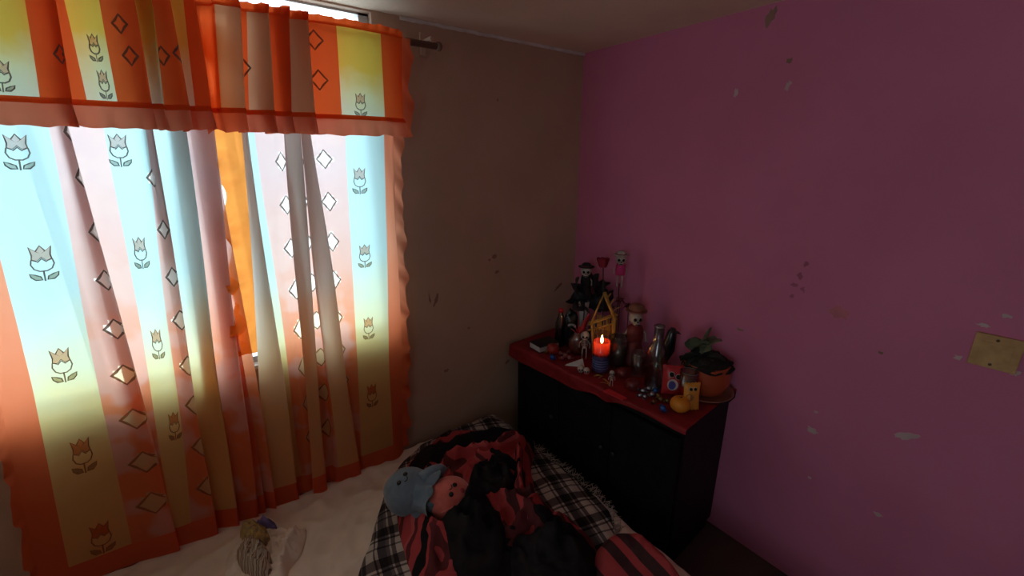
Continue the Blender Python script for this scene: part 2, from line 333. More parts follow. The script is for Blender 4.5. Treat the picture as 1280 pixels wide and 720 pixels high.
# ------------------------------------------------------------------ curtains
def pxw(P, n): P = Vector(P); return n/abs(proj(P+Vector((0.05, 0, 0)))[0]-proj(P-Vector((0.05, 0, 0)))[0])*0.1
def pxh(P, n): P = Vector(P); return n/abs(proj(P+Vector((0, 0, 0.05)))[1]-proj(P-Vector((0, 0, 0.05)))[1])*0.1
class Cloth:
    """a hanging cloth described by its folds: every knot is (pixel x at height yA, pixel x at height yB, depth, colour of the strip to the next knot)"""
    def __init__(s, knots, yA, yB, y0, ztop, zbot, hem=0.0):
        s.k = []
        for a, b, d, c in knots:
            A = on(a, yA, 1, y0); B = on(b, yB, 1, y0); s.k.append((A, B, d, c))
        s.y0 = y0; s.ztop = ztop; s.zb = zbot; s.hem = hem; s.n = len(knots)-1
        s.tab = [0.0]; N = s.n*20; zm = (ztop+0.8)/2+0.2 if zbot(0) < 1 else (ztop+zbot(0))/2
        p = s.P(0, zm)
        for i in range(1, N+1): q = s.P(i/20, zm); s.tab.append(s.tab[-1]+math.hypot(q[0]-p[0], q[1]-p[1])); p = q
    def _cr(s, g, t):
        i = min(int(t), s.n-1); u = t-i; f = lambda j: g(s.k[max(0, min(s.n, j))])
        a, b, c, d = f(i-1), f(i), f(i+1), f(i+2); m1 = (c-a)*0.36; m2 = (d-b)*0.36
        return (2*u**3-3*u**2+1)*b+(u**3-2*u**2+u)*m1+(-2*u**3+3*u**2)*c+(u**3-u**2)*m2
    def P(s, t, z, off=0.0):
        t = max(0.0, min(s.n, t))
        gx = lambda k: k[0].x+(k[1].x-k[0].x)*(z-k[0].z)/(k[1].z-k[0].z)
        x = s._cr(gx, t); d = s._cr(lambda k: k[2], t)
        d += 0.006*math.sin(z*7+t*1.9)+0.0025*noise.noise((t*2.0, z*9, 1))
        x += 0.0035*math.sin(z*5+t*2.7)
        return (x, s.y0-d-off, z)
    def S(s, t):
        a = max(0, min(s.n*20-1e-6, t*20)); i = int(a); return s.tab[i]+(s.tab[i+1]-s.tab[i])*(a-i)
    def Tt(s, S):
        lo, hi = 0, len(s.tab)-1
        if S <= 0: return 0.0
        if S >= s.tab[-1]: return float(s.n)
        while hi-lo > 1:
            m = (lo+hi)//2
            if s.tab[m] <= S: lo = m
            else: hi = m
        return (lo+(S-s.tab[lo])/(s.tab[hi]-s.tab[lo]+1e-9))/20
    def find(s, seg, px, py):
        """(arc length, z) of the point of strip seg seen at a pixel"""
        t = seg+0.5; Q = on(px, py, 1, s.y0-0.04)
        for _ in range(3):
            best = min(range(41), key=lambda j: abs(s.P(seg+j/40, Q.z)[0]-Q.x)); t = seg+best/40
            Q = on(px, py, 1, s.P(t, Q.z)[1])
        return s.S(t), Q.z
    def mesh(s, name, mats, parent, sub=8, dz=0.008, spots=()):
        cols = s.n*sub; rows = int((s.ztop-s.zb(s.n/2))/dz); v = []; f = []; fm = []
        names = ['c', 'o', 'b', 'r', 'm', 't']
        for j in range(rows+1):
            for i in range(cols+1):
                t = i/sub; zb = s.zb(t); z = zb+(s.ztop-zb)*j/rows; v.append(s.P(t, z))
        for j in range(rows):
            for i in range(cols):
                a = j*(cols+1)+i; f.append((a, a+1, a+cols+2, a+cols+1))
                t = (i+0.5)/sub; zb = s.zb(t); z = zb+(s.ztop-zb)*(j+0.5)/rows; k = names.index(s.k[int(t)][3])
                if z < zb+s.hem: k = 2
                else:
                    Sx = s.S(t)
                    for (S0, z0, a_, b_) in spots:
                        if abs(Sx-S0)/a_+abs(z-z0)/b_ < 1: k = 4; break
                fm.append(k)
        return obj(name, v, f, mats, parent, True, None, fm)
    def ring(s, S0, z0, pts, w, verts, faces):
        n = len(pts); b = len(verts)
        cxp = sum(p[0] for p in pts)/n; czp = sum(p[1] for p in pts)/n
        for sc in (1, 0):
            for (x, zz) in pts:
                dx, dz_ = x-cxp, zz-czp; l = math.hypot(dx, dz_); g = 1 if sc else max(0, (l-w)/l)
                verts.append(s.P(s.Tt(S0+cxp+dx*g), z0+czp+dz_*g, 0.003))
        for k in range(n): faces.append((b+k, b+(k+1) % n, b+n+(k+1) % n, b+n+k))
    def fill(s, S0, z0, pts, verts, faces, off=0.0024):
        n = len(pts); b = len(verts); cxp = sum(p[0] for p in pts)/n; czp = sum(p[1] for p in pts)/n
        verts.append(s.P(s.Tt(S0+cxp), z0+czp, off))
        for x, zz in pts: verts.append(s.P(s.Tt(S0+x), z0+zz, off))
        for k in range(n): faces.append((b, b+1+k, b+1+(k+1) % n))
def dense(pts, n=4):
    o = []
    for i, p in enumerate(pts):
        q = pts[(i+1) % len(pts)]
        for k in range(n): o.append((p[0]+(q[0]-p[0])*k/n, p[1]+(q[1]-p[1])*k/n))
    return o
def diamond(cl, S0, z0, a, b, parent):
    v = []; f = []; cl.ring(S0, z0, dense([(a, 0), (0, b), (-a, 0), (0, -b)]), 0.0065, v, f)
    return obj('diamond_motif', v, f, 'motif_line', parent, False)
def tulip(cl, S0, z0, w_, h_, parent):
    v = []; f = []; fm = []
    def sc(p): return [(x*w_/2, y*h_/2) for x, y in p]
    crown = sc([(-0.72, 0.95), (-0.35, 0.68), (0, 1.0), (0.35, 0.68), (0.72, 0.95), (0.62, 0.45), (0.68, 0.2), (0.35, 0.1), (0, 0.3), (-0.35, 0.1), (-0.68, 0.2), (-0.62, 0.45)])
    bowl = sc([(-0.7, 0.22), (-0.35, 0.08), (0, 0.28), (0.35, 0.08), (0.7, 0.22), (0.78, -0.05), (0.6, -0.33), (0.25, -0.47), (-0.25, -0.47), (-0.6, -0.33), (-0.78, -0.05)])
    l1 = sc([(0.12, -0.95), (0.2, -0.72), (0.55, -0.6), (0.95, -0.52), (0.9, -0.75), (0.6, -0.95)])
    l2 = [(-x, y) for x, y in reversed(l1)]
    stem = sc([(-0.06, -0.45), (0.06, -0.45), (0.06, -1.0), (-0.06, -1.0)])
    cl.fill(S0, z0, dense(crown, 2), v, f); fm += [1]*(len(f)-len(fm))
    for l in (l1, l2): cl.fill(S0, z0, l, v, f); fm += [2]*(len(f)-len(fm))
    for p in (crown, bowl, l1, l2): cl.ring(S0, z0, dense(p, 2), 0.0035, v, f)
    cl.fill(S0, z0, stem, v, f, 0.003); fm += [0]*(len(f)-len(fm))
    return obj('tulip_motif', v, f, ['motif_line', 'motif_petal', 'motif_leaf'], parent, False, None, fm)
def vruffle(cl, t, side, width, ztop, zbot, m, parent, name='ruffle', seed=0, d0=0.0, cr=1.0):
    """gathered frill sewn along a vertical edge"""
    v = []; f = []; n = int((ztop-zbot)/0.01); mcol = 6
    for j in range(n+1):
        z = zbot+(ztop-zbot)*j/n; e = cl.P(t, z)
        wd = width*(0.82+0.25*noise.noise((z*5, seed, 0))+0.13*math.sin(z*33+seed))
        for i in range(mcol+1):
            u = i/mcol
            v.append((e[0]+side*wd*u, e[1]-d0-u*cr*(0.012*math.sin(z*42+seed+u)+0.008*math.sin(z*75+2+u*2)+0.006*noise.noise((z*40, u*2, seed))*(cr-1)), z+0.006*u*math.sin(z*30)))
    for j in range(n):
        for i in range(mcol): a = j*(mcol+1)+i; f.append((a, a+1, a+mcol+2, a+mcol+1))
    return obj(name, v, f, m, parent)
PM = ['cloth_cream', 'cloth_orange', 'cloth_border', 'cloth_bright', 'motif_sheer', 'cloth_fold_shade']
VM = ['valance_cream', 'valance_orange', 'valance_orange', 'valance_orange', 'motif_sheer', 'valance_fold_shade']
BED = 0.40
def build_panel(root, knots, diamonds, tulips, zbot, ytop=2.30):
    cl = Cloth(knots, 300, 600, -0.04, ytop, zbot, 0.085)
    ds = []
    for seg, px, py, wpx, hpx in diamonds:
        S0, z0 = cl.find(seg, px, py); P = cl.P(cl.Tt(S0), z0); ds.append((S0, z0, pxw(P, wpx)/2*1.12, pxh(P, hpx)/2*1.05))
    cl.mesh('cloth', PM, root, spots=ds)
    for d in ds: diamond(cl, *d, root)
    for seg, px, py, wpx, hpx in tulips:
        S0, z0 = cl.find(seg, px, py); P = cl.P(cl.Tt(S0), z0); tulip(cl, S0, z0, pxw(P, wpx)*1.12, pxh(P, hpx)*1.05, root)
    return cl
left = thing('window_curtain', 'wide curtain with pale and orange stripes and two tulip stripes, hanging at the bed corner', 'curtain', (0, 0, 0))
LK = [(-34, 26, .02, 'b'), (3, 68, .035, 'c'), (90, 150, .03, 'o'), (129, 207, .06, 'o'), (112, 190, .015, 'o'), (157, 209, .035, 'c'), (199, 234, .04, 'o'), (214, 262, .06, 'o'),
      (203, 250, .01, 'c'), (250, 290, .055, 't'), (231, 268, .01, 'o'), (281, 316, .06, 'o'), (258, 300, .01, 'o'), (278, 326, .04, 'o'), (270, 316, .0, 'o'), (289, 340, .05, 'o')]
ld = [(2, x, y, 22, 25) for x, y in [(108, 222), (121, 290), (133, 350), (145, 411), (157, 468), (169, 523), (181, 577), (192, 628)]]
ld += [(6, x, y, 18, 24) for x, y in [(192, 222), (205, 287), (216, 346), (226, 400), (236, 457), (244, 506), (253, 558), (262, 607)]]
ld += [(2, 96, 165, 22, 24)]
lt = [(1, 22, 190, 38, 44), (1, 52, 329, 36, 42), (1, 78, 456, 32, 40), (1, 104, 569, 30, 38), (1, 127, 672, 28, 34),
      (5, 149, 188, 26, 40), (5, 176, 316, 22, 38), (5, 197, 430, 20, 36), (5, 218, 532, 20, 32)]
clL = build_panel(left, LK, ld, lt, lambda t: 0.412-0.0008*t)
vruffle(clL, 0, -1, 0.028, 2.25, 0.45, 'cloth_border', left, 'ruffle', 1)
right = thing('window_curtain', 'narrower gathered curtain with three diamond columns and tulip stripe, next to the bare beige wall', 'curtain', (0, 0, 0))
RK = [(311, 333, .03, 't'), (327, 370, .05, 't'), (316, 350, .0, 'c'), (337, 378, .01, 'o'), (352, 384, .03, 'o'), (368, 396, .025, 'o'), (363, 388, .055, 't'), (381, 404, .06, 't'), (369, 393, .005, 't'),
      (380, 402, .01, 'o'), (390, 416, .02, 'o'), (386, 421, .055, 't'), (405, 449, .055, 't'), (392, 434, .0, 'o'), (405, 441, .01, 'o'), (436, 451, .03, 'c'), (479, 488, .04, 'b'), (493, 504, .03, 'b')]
rd = [(4, x, y, 16, 24) for x, y in [(352, 202), (358, 256), (364, 310), (370, 362), (375, 411), (380, 458), (385, 503), (389, 545)]]
rd += [(9, x, y, 13, 22) for x, y in [(373, 202), (379, 252), (384, 303), (390, 353), (396, 400), (401, 446), (406, 490), (411, 534)]]
rd += [(14, x, y, 18, 24) for x, y in [(405, 199), (411, 252), (415, 302), (417, 350), (420, 397), (424, 437), (429, 475)]]
rtu = [(15, 450, 226, 18, 32), (15, 456, 320, 17, 28), (15, 461, 410, 15, 27), (15, 465, 494, 14, 26)]
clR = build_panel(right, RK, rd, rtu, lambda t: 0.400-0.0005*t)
vruffle(clR, clR.n, 1, 0.045, 2.28, 0.43, 'cloth_border', right, 'ruffle', 2)
vruffle(clR, 0, -1, 0.095, 2.25, 1.12, 'cloth_bright', right, 'inner_ruffle', 5, 0.0, 2.2)
# valance
val = thing('curtain_valance', 'gathered orange and yellow striped valance with frilled hem on the curtain rod', 'valance', (0, 0, 0))
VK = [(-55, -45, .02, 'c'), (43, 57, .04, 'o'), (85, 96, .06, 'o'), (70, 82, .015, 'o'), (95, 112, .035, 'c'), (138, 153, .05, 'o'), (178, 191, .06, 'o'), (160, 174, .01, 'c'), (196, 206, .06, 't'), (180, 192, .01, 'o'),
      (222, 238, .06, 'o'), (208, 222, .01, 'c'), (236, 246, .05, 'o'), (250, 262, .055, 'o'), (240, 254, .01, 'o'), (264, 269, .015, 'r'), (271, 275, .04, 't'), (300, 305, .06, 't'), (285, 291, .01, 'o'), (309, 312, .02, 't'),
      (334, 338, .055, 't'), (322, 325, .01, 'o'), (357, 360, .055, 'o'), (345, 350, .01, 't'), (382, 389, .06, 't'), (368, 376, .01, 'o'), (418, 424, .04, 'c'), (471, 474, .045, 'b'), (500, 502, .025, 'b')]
clV = Cloth(VK, 60, 140, -0.108, 2.292, lambda t: 1.99-0.0006*t)
vd = []
for seg, px, py in [(1, 76, 68), (5, 163, 70), (5, 150, 30), (25, 398, 100), (25, 392, 50), (9, 203, 70), (10, 232, 68), (18, 303, 85), (22, 337, 95)]:
    S0, z0 = clV.find(seg, px, py); P = clV.P(clV.Tt(S0), z0); vd.append((S0, z0, pxw(P, 24)/2, pxh(P, 27)/2))
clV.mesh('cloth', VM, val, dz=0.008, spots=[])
for d in vd: diamond(clV, *d, val)
for seg, px, py, a, b in [(0, 3, 95, 34, 42), (4, 131, 106, 20, 38), (4, 118, 60, 20, 36), (26, 450, 131, 17, 30)]:
    S0, z0 = clV.find(seg, px, py); P = clV.P(clV.Tt(S0), z0); tulip(clV, S0, z0, pxw(P, a), pxh(P, b), val)
def hruffle(cl, z0, z1, dens, amp, m, name, parent, zjit=0.006, off=0.006, rows=6, flare=1.0):
    v = []; f = []; L = cl.tab[-1]; n = int(L/0.006)
    for j in range(rows+1):
        u = j/rows
        for i in range(n+1):
            S = L*i/n; t = cl.Tt(S); p = cl.P(t, z0+0.0)
            wv = math.sin(S*dens)+0.6*math.sin(S*dens*0.57+1)+0.5*noise.noise((S*30, 0, 2))
            v.append((p[0]+0.004*u*math.cos(S*dens), p[1]-off-amp*wv*u*flare-0.01*u, z0+(z1-z0)*u+zjit*u*noise.noise((S*18, 5, 0))))
    for j in range(rows):
        for i in range(n): a = j*(n+1)+i; f.append((a, a+1, a+n+2, a+n+1))
    return obj(name, v, f, m, parent)
hruffle(clV, 1.986, 1.921, 95, 0.006, 'valance_ruffle', 'hem_ruffle', val, 0.014)
hruffle(clV, 1.992, 1.976, 160, 0.002, 'valance_orange', 'hem_seam', val, 0.002, 0.011)
hruffle(clV, 2.282, 2.306, 150, 0.006, 'valance_orange', 'heading_frill', val, 0.014)
vruffle(clV, clV.n, 1, 0.05, 2.29, 1.92, 'cloth_border', val, 'ruffle', 3)
# rod
rod = thing('curtain_rod', 'brown wooden curtain rod on a wall bracket above the window', 'curtain rod', (0, -0.092, 2.287))
MB().tube([(RX0+0.03, 0, 0), (-0.955, 0, 0)], 0.013, 12).build('rod', 'rod_wood', rod)
MB().lathe([(0.013, 0), (0.018, 0.004), (0.018, 0.016), (0.012, 0.022)], 12, TR((-0.965, 0, 0), 0, PI/2, 0)).build('finial', 'rod_wood', rod)
bk = MB(); bk.box((-0.985, 0.086, 0.02), (0.025, 0.012, 0.09), None, 0.002); bk.box((-0.985, 0.045, 0.028), (0.012, 0.10, 0.012)); bk.box((-0.985, 0.0, 0.01), (0.012, 0.012, 0.04)); bk.build('bracket', 'beige_paint', rod, False)

# ------------------------------------------------------------------ bed
mat('bed_base', (0.05, 0.035, 0.03), 0.7)
mat('mattress_cloth', (0.6, 0.55, 0.5), 0.9)
BX0, BX1, BY0, BY1 = -2.62, -0.69, -1.80, -0.06
bed = thing('bed', 'low bed with cream mattress standing under the curtained window', 'bed', ((BX0+BX1)/2, (BY0+BY1)/2, 0))
bw, bl = BX1-BX0, BY1-BY0
MB().box((0, 0, 0.14), (bw-0.06, bl-0.06, 0.16), None, 0.008).build('bed_base', 'bed_base', bed, False)
for sx in (-1, 1):
    for sy in (-1, 1): MB().box((sx*(bw/2-0.1), sy*(bl/2-0.1), 0.03), (0.06, 0.06, 0.06)).build('leg', 'bed_base', bed, False)
MB().box((0, 0, 0.285), (bw-0.01, bl-0.01, 0.145), None, 0.04).build('mattress', 'mattress_cloth', bed)
def sheet_z(x, y):
    z = BED-0.006+0.010*noise.noise((x*3, y*3, 0))+0.012*(1-abs(noise.noise((x*5+y*2, y*7-x*3, 4)))*2)+0.008*(1-2*abs(noise.noise((x*11+y*4, y*13-x*5, 9))))-0.004
    return z
def hem_drop(nx=220, ny=200):
    v = []; f = []; x0, x1, y0, y1 = BX0-0.01, BX1+0.012, BY0-0.01, BY1
    for j in range(ny+1):
        for i in range(nx+1):
            a = i/nx; x = x0+(x1-x0)*min(1, a/0.88); y = y0+(y1-y0)*j/ny; z = sheet_z(x, y)
            if a > 0.82:
                k = (a-0.82)/0.18
                if k <= 0.333: x = x0+(x1-x0)*(0.82/0.88)+(x1-x0-(x1-x0)*(0.82/0.88))*(k/0.333)
                e = max(0, x-(x1-0.03))/0.03
                z -= 0.018*e*e
                if k > 0.333: q = (k-0.333)/0.667; z -= 0.17*q; x = x1+0.008*q*math.sin(y*26)+0.006*noise.noise((y*9, q*2, 0))
            v.append((x, y, z))
    for j in range(ny):
        for i in range(nx): a = j*(nx+1)+i; f.append((a, a+1, a+nx+2, a+nx+1))
    return v, f
tag(obj('bed_sheet', *hem_drop(), 'sheet'), 'wrinkled cream bed sheet spread over the mattress', 'sheet')

# heaped cloths: outline in pixels on the bed plane, ridges give the folds
def seg_d(p, a, b):
    ab = b-a; t = max(0, min(1, (p-a).dot(ab)/(ab.length_squared+1e-9))); return (p-a-ab*t).length
def heap(name, outline, h, ridges, m, zref=0.42, parent=None, na=110, nr=60, crump=0.02, cs=9, seed=0, under=None, edge=0.008, uvs=1.0, cpx=None, uvf=None):
    P = [on(x, y, 2, zref).xy for x, y in outline]; n = len(P)
    c = on(*cpx, 2, zref).xy if cpx else sum(P, Vector((0, 0)))/n
    R = [(on(a[0], a[1], 2, zref).xy, on(b[0], b[1], 2, zref).xy, hh, wd) for a, b, hh, wd in ridges]
    v = []; f = []; uv = []
    def bnd(a):
        t = a*n; i = int(t) % n; u = t-int(t); p0, p1, p2, p3 = (P[(i+k) % n] for k in (-1, 0, 1, 2))
        return 0.5*((2*p1)+(p2-p0)*u+(2*p0-5*p1+4*p2-p3)*u*u+(3*p1-p0-3*p2+p3)*u**3)
    def zf(p, r):
        base = (under(p.x, p.y) if under else sheet_z(p.x, p.y))+0.007
        k = 1-r**4; q = 0
        for a, b, hh, wd in R:
            d = seg_d(p, a, b); q = max(q, hh*math.exp(-(d/wd)**2))
        nz = crump*(1-2*abs(noise.noise((p.x*cs+seed, p.y*cs, seed))))+crump*0.6*(1-2*abs(noise.noise((p.x*cs*2.1, p.y*cs*2.1+seed, 3))))
        return base+edge*(1-r**8)+k*(h+q+max(-h*0.9, nz))
    for j in range(nr+1):
        r = j/nr
        for i in range(na):
            b = bnd(i/na); p = c+(b-c)*r; z = zf(p, r)
            if j == nr: z = (under(p.x, p.y) if under else sheet_z(p.x, p.y))-0.002
            dx = crump*0.5*noise.noise((p.x*12, p.y*12, seed+5))*(1-r**6)
            v.append((p.x+dx, p.y+dx*0.7, z)); uv.append(uvf(p, z) if uvf else (p.x*uvs+z*0.6, p.y*uvs+z*0.5))
    for j in range(nr):
        for i in range(na): i2 = (i+1) % na; f.append((j*na+i, (j+1)*na+i, (j+1)*na+i2, j*na+i2))
    o = obj(name, v, f, m, parent, True, uv)
    def height(x, y):
        p = Vector((x, y)); d = p-c; 
        best = 9
        a0 = math.atan2(d.y, d.x)
        for i in range(na):
            b = bnd(i/na)-c; da = abs((math.atan2(b.y, b.x)-a0+PI) % (2*PI)-PI)
            if da < best: best = da; rb = b.length
        r = d.length/rb
        return zf(p, r) if r < 1 else (under(x, y) if under else sheet_z(x, y))
    return o, height, bnd
W_, G_, K_ = (0.40, 0.36, 0.33), (0.13, 0.10, 0.10), (0.02, 0.016, 0.018)
bands('plaid_wool', [(0, (0.10, 0.085, 0.085)), (0.10, (0.34, 0.29, 0.26)), (0.16, (0.10, 0.08, 0.08)), (0.30, (0.40, 0.34, 0.30)), (0.62, (0.10, 0.085, 0.085)), (0.68, (0.38, 0.32, 0.28)), (0.76, (0.06, 0.05, 0.055))], 0, 8.0, 0.05, 3, 0.25,
      stops2=[(0, (1.2, 1.2, 1.2)), (0.2, (0.4, 0.38, 0.4)), (0.26, (1.2, 1.2, 1.2)), (0.45, (0.30, 0.28, 0.30)), (0.52, (1.1, 1.1, 1.1)), (0.60, (0.26, 0.24, 0.26)), (0.9, (1.1, 1.1, 1.1))], scale2=7.5)
RD, DR, BK = (0.40, 0.055, 0.06), (0.12, 0.024, 0.028), (0.012, 0.009, 0.011)
bands('striped_wool', [(0, RD), (0.045, DR), (0.06, BK), (0.24, RD), (0.262, BK), (0.285, RD), (0.32, DR), (0.37, RD), (0.43, (0.46, 0.09, 0.09)), (0.45, DR), (0.48, RD), (0.53, BK), (0.60, RD), (0.62, DR), (0.66, RD), (0.72, (0.07, 0.02, 0.022)), (0.76, RD), (0.80, DR), (0.84, BK)], 1, 1.0, 0.03, 5, 0.0, wdetail=2)
bands('roll_wool', [(0, RD), (0.28, (0.06, 0.025, 0.028)), (0.5, RD), (0.66, (0.06, 0.025, 0.028)), (0.9, RD)], 0, 5.2, 0.03, 2, 0.1)
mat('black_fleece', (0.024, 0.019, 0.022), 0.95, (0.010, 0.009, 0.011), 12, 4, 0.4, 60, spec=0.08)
mat('fringe_wool', (0.42, 0.36, 0.33), 0.95)
pl_out = [(448, 725), (460, 680), (474, 632), (488, 596), (508, 568), (542, 545), (584, 526), (614, 517), (634, 526), (646, 538), (666, 552), (690, 572), (712, 590), (738, 612), (765, 640), (772, 668), (760, 690), (745, 740), (640, 770), (520, 770)]
plaid, plaid_h, plaid_b = heap('plaid_blanket', pl_out, 0.014, [((455, 720), (480, 640), .035, .045), ((480, 640), (505, 590), .045, .045), ((505, 590), (548, 560), .05, .05), ((548, 560), (615, 530), .06, .05), ((690, 590), (740, 640), .015, .03)],
    'plaid_wool', crump=0.010, cs=8, seed=2, cpx=(600, 640))
tag(plaid, 'grey and cream plaid wool blanket with fringed ends spread on the bed', 'blanket')
fg = MB()
def strand(p, d, l, r=0.0016):
    pts = []; q = Vector(p); dd = Vector(d)
    for k in range(5):
        pts.append(tuple(q)); dd = (dd+Vector((random.uniform(-.5, .5), random.uniform(-.5, .5), 0))).normalized(); q = q+dd*l/4; q.z = max(sheet_z(q.x, q.y)+0.004, q.z-0.004)
    fg.tube(pts, [r, r, r, r*0.9, r*0.6], 4)
def fringe(path, outdir, l, per):
    for (a, b) in zip(path, path[1:]):
        A = on(*a, 2, 0.42); B = on(*b, 2, 0.42); n = max(2, int((B-A).length/per))
        for k in range(n):
            p = A.lerp(B, k/n); z = max(plaid_h(p.x, p.y), sheet_z(p.x, p.y))+0.003
            strand((p.x, p.y, z), outdir, l*random.uniform(0.7, 1.2))
fringe([(596, 527), (614, 521), (632, 531), (642, 543)], (0.5, 0.6, 0), 0.045, 0.006)
fringe([(668, 556), (690, 573), (712, 590), (738, 612), (762, 638), (770, 662), (762, 682)], (0.8, 0.1, 0), 0.05, 0.006)
fo = fg.build('fringe', 'fringe_wool', plaid); fo['kind'] = 'stuff'
rd_out = [(497, 655), (500, 610), (515, 582), (545, 560), (590, 546), (640, 540), (664, 548), (668, 566), (664, 590), (668, 612), (672, 640), (700, 650), (728, 668), (745, 690), (742, 745), (620, 780), (540, 770), (512, 715)]
_c0 = on(500, 640, 2, 0.42).xy; _n = (on(549, 727, 2, 0.42).xy-_c0).normalized(); _w = (on(549, 727, 2, 0.42).xy-_c0).length
def stripe_uv(p, z):                               # stripes run along the upper edge and break up in the folds
    t = (p-_c0).dot(_n)/_w*100; return ((p-_c0).dot(Vector((-_n.y, _n.x))), (t+60)/260+(z-0.46)*1.5+0.05*noise.noise((p.x*6, p.y*6, 2)))
red, red_h, _ = heap('striped_blanket', rd_out, 0.03, [((520, 590), (600, 560), .05, .05), ((600, 560), (655, 552), .055, .035), ((560, 600), (625, 585), .06, .02), ((625, 585), (655, 572), .095, .028), ((600, 600), (650, 610), .07, .018), ((648, 585), (652, 640), .09, .018),
    ((505, 650), (560, 700), .045, .028), ((590, 660), (660, 650), .06, .03), ((640, 660), (720, 690), .06, .03), ((540, 690), (620, 710), .05, .04), ((670, 650), (640, 690), .05, .025), ((700, 665), (690, 720), .05, .025)],
    'striped_wool', under=plaid_h, crump=0.036, cs=9, seed=5, cpx=(600, 640), na=170, nr=100, uvf=stripe_uv)
tag(red, 'red and black striped wool blanket crumpled in folds on top of the plaid blanket', 'blanket')
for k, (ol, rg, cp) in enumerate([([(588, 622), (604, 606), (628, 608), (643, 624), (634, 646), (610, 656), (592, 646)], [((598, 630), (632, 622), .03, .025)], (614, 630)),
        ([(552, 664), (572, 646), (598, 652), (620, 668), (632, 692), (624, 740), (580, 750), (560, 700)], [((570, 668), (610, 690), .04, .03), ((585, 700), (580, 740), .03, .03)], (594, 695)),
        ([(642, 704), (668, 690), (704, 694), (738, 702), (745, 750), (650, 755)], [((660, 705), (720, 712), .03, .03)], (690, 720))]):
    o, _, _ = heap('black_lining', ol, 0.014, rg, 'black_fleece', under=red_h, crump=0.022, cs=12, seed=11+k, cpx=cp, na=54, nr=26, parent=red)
roll_out = [(738, 712), (748, 685), (770, 671), (795, 673), (820, 690), (842, 712), (856, 745), (740, 745)]
roll, _, _ = heap('rolled_throw', roll_out, 0.05, [((755, 700), (800, 690), .035, .06), ((800, 690), (835, 720), .03, .05)], 'roll_wool', crump=0.006, cs=8, seed=14, na=60, nr=30)
tag(roll, 'bunched red and brown striped throw near the bed edge beside the cabinet', 'throw')
gm_out = [(280, 700), (292, 675), (315, 660), (345, 655), (368, 662), (382, 658), (378, 685), (362, 705), (350, 730), (290, 735)]
gar, gar_h, _ = heap('crumpled_garment', gm_out, 0.012, [((290, 690), (320, 665), .018, .015), ((370, 665), (350, 715), .02, .012), ((330, 665), (365, 668), .015, .01), ((300, 710), (345, 690), .015, .01)], 'sheet', crump=0.020, cs=24, seed=21, na=120, nr=60)
tag(gar, 'crumpled beige garment bunched up on the bed sheet beneath the curtain', 'garment')
mat('sock_yellow', (0.5, 0.33, 0.1), 0.9, (0.2, 0.14, 0.08), 60, 2, 0.3, 100)
mat('sock_purple', (0.2, 0.15, 0.36), 0.9, (0.13, 0.1, 0.25), 30, 2, 0.3, 100)
bands('sock_stripe', [(0, (0.5, 0.4, 0.32)), (0.4, (0.16, 0.11, 0.08)), (0.55, (0.45, 0.33, 0.22)), (0.8, (0.2, 0.15, 0.12))], 0, 60, 0.02, 8, 0.6)
for nm, ol, m, lb in [('sock', [(300, 668), (318, 664), (336, 672), (338, 684), (322, 690), (306, 684)], 'sock_yellow', 'yellow knitted sock balled up on the crumpled garment'),
                      ('sock', [(298, 690), (318, 684), (338, 696), (340, 722), (318, 728), (300, 715)], 'sock_stripe', 'brown striped sock lying on the crumpled garment'),
                      ('sock', [(322, 662), (332, 655), (344, 656), (347, 664), (338, 669), (326, 669)], 'sock_purple', 'small purple sock by the yellow sock')]:
    o, _, _ = heap(nm, ol, 0.018, [], m, under=gar_h, crump=0.010, cs=28, seed=len(lb), na=30, nr=14); tag(o, lb, 'sock')

# plush toy: reversible octopus, blue half and pink half
mat('plush_blue', (0.16, 0.215, 0.28), 0.95, (0.13, 0.18, 0.24), 40, 3, 0.3, 200, spec=0.1, sheen=0.3)
mat('plush_pink', (0.62, 0.15, 0.125), 0.95, (0.54, 0.12, 0.10), 40, 3, 0.3, 200, spec=0.1, sheen=0.3)
mat('black_bead', (0.01, 0.01, 0.012), 0.2); mat('thread_black', (0.015, 0.012, 0.012), 0.8); mat('cheek', (0.45, 0.05, 0.06), 0.9)
b0 = on(513, 630, 2, 0.52); b1 = on(562, 634, 2, 0.53)
ctr = (b0+b1)/2
zb = max(red_h(b0.x, b0.y), red_h(b1.x, b1.y), plaid_h(b0.x, b0.y))
plush = thing('plush_octopus', 'soft octopus toy with a blue half and a pink half on the blankets', 'plush toy', (ctr.x, ctr.y, 0.40))
inv = lambda P: Vector(P)-Vector((ctr.x, ctr.y, 0.40))
B = inv(on(512, 614, 2, 0.54)); K = inv(on(563, 624, 2, 0.54))
ax = (K-B).normalized()
def toy_head(name, c, r, m, seed, axis):
    mb = MB(); q = Vector((1, 0, 0)).rotation_difference(axis).to_matrix().to_4x4(); q.translation = c
    mb.blob((0, 0, 0), (r*1.08, r, r*0.94), 28, 0.06, 1.6, q, seed=seed); return mb.build(name, m, plush)
RB, RK_ = 0.096, 0.088
hb = toy_head('blue_head', B, RB, 'plush_blue', 1, ax); hp = toy_head('pink_head', K, RK_, 'plush_pink', 3, ax)
mid = B.lerp(K, 0.52)
sk = MB(); n = 40; v = []; f = []                   # gathered skirt between the two heads
side = ax.cross(Vector((0, 0, 1))).normalized(); up = side.cross(ax)
for j in range(9):
    u = j/8
    for k in range(n):
        a = 2*PI*k/n; rr = (RB*0.86+(0.012)*u+0.016*u*math.sin(a*8)+0.012*u*math.sin(a*3+1)) * (1-0.08*math.sin(u*PI))
        p = B.lerp(K, 0.28+0.42*u)+(side*math.cos(a)+up*math.sin(a))*rr+ax*(0.012*u*math.sin(a*8+0.6)); v.append(p)
for j in range(8):
    for k in range(n): k2 = (k+1) % n; f.append((j*n+k, j*n+k2, (j+1)*n+k2, (j+1)*n+k))
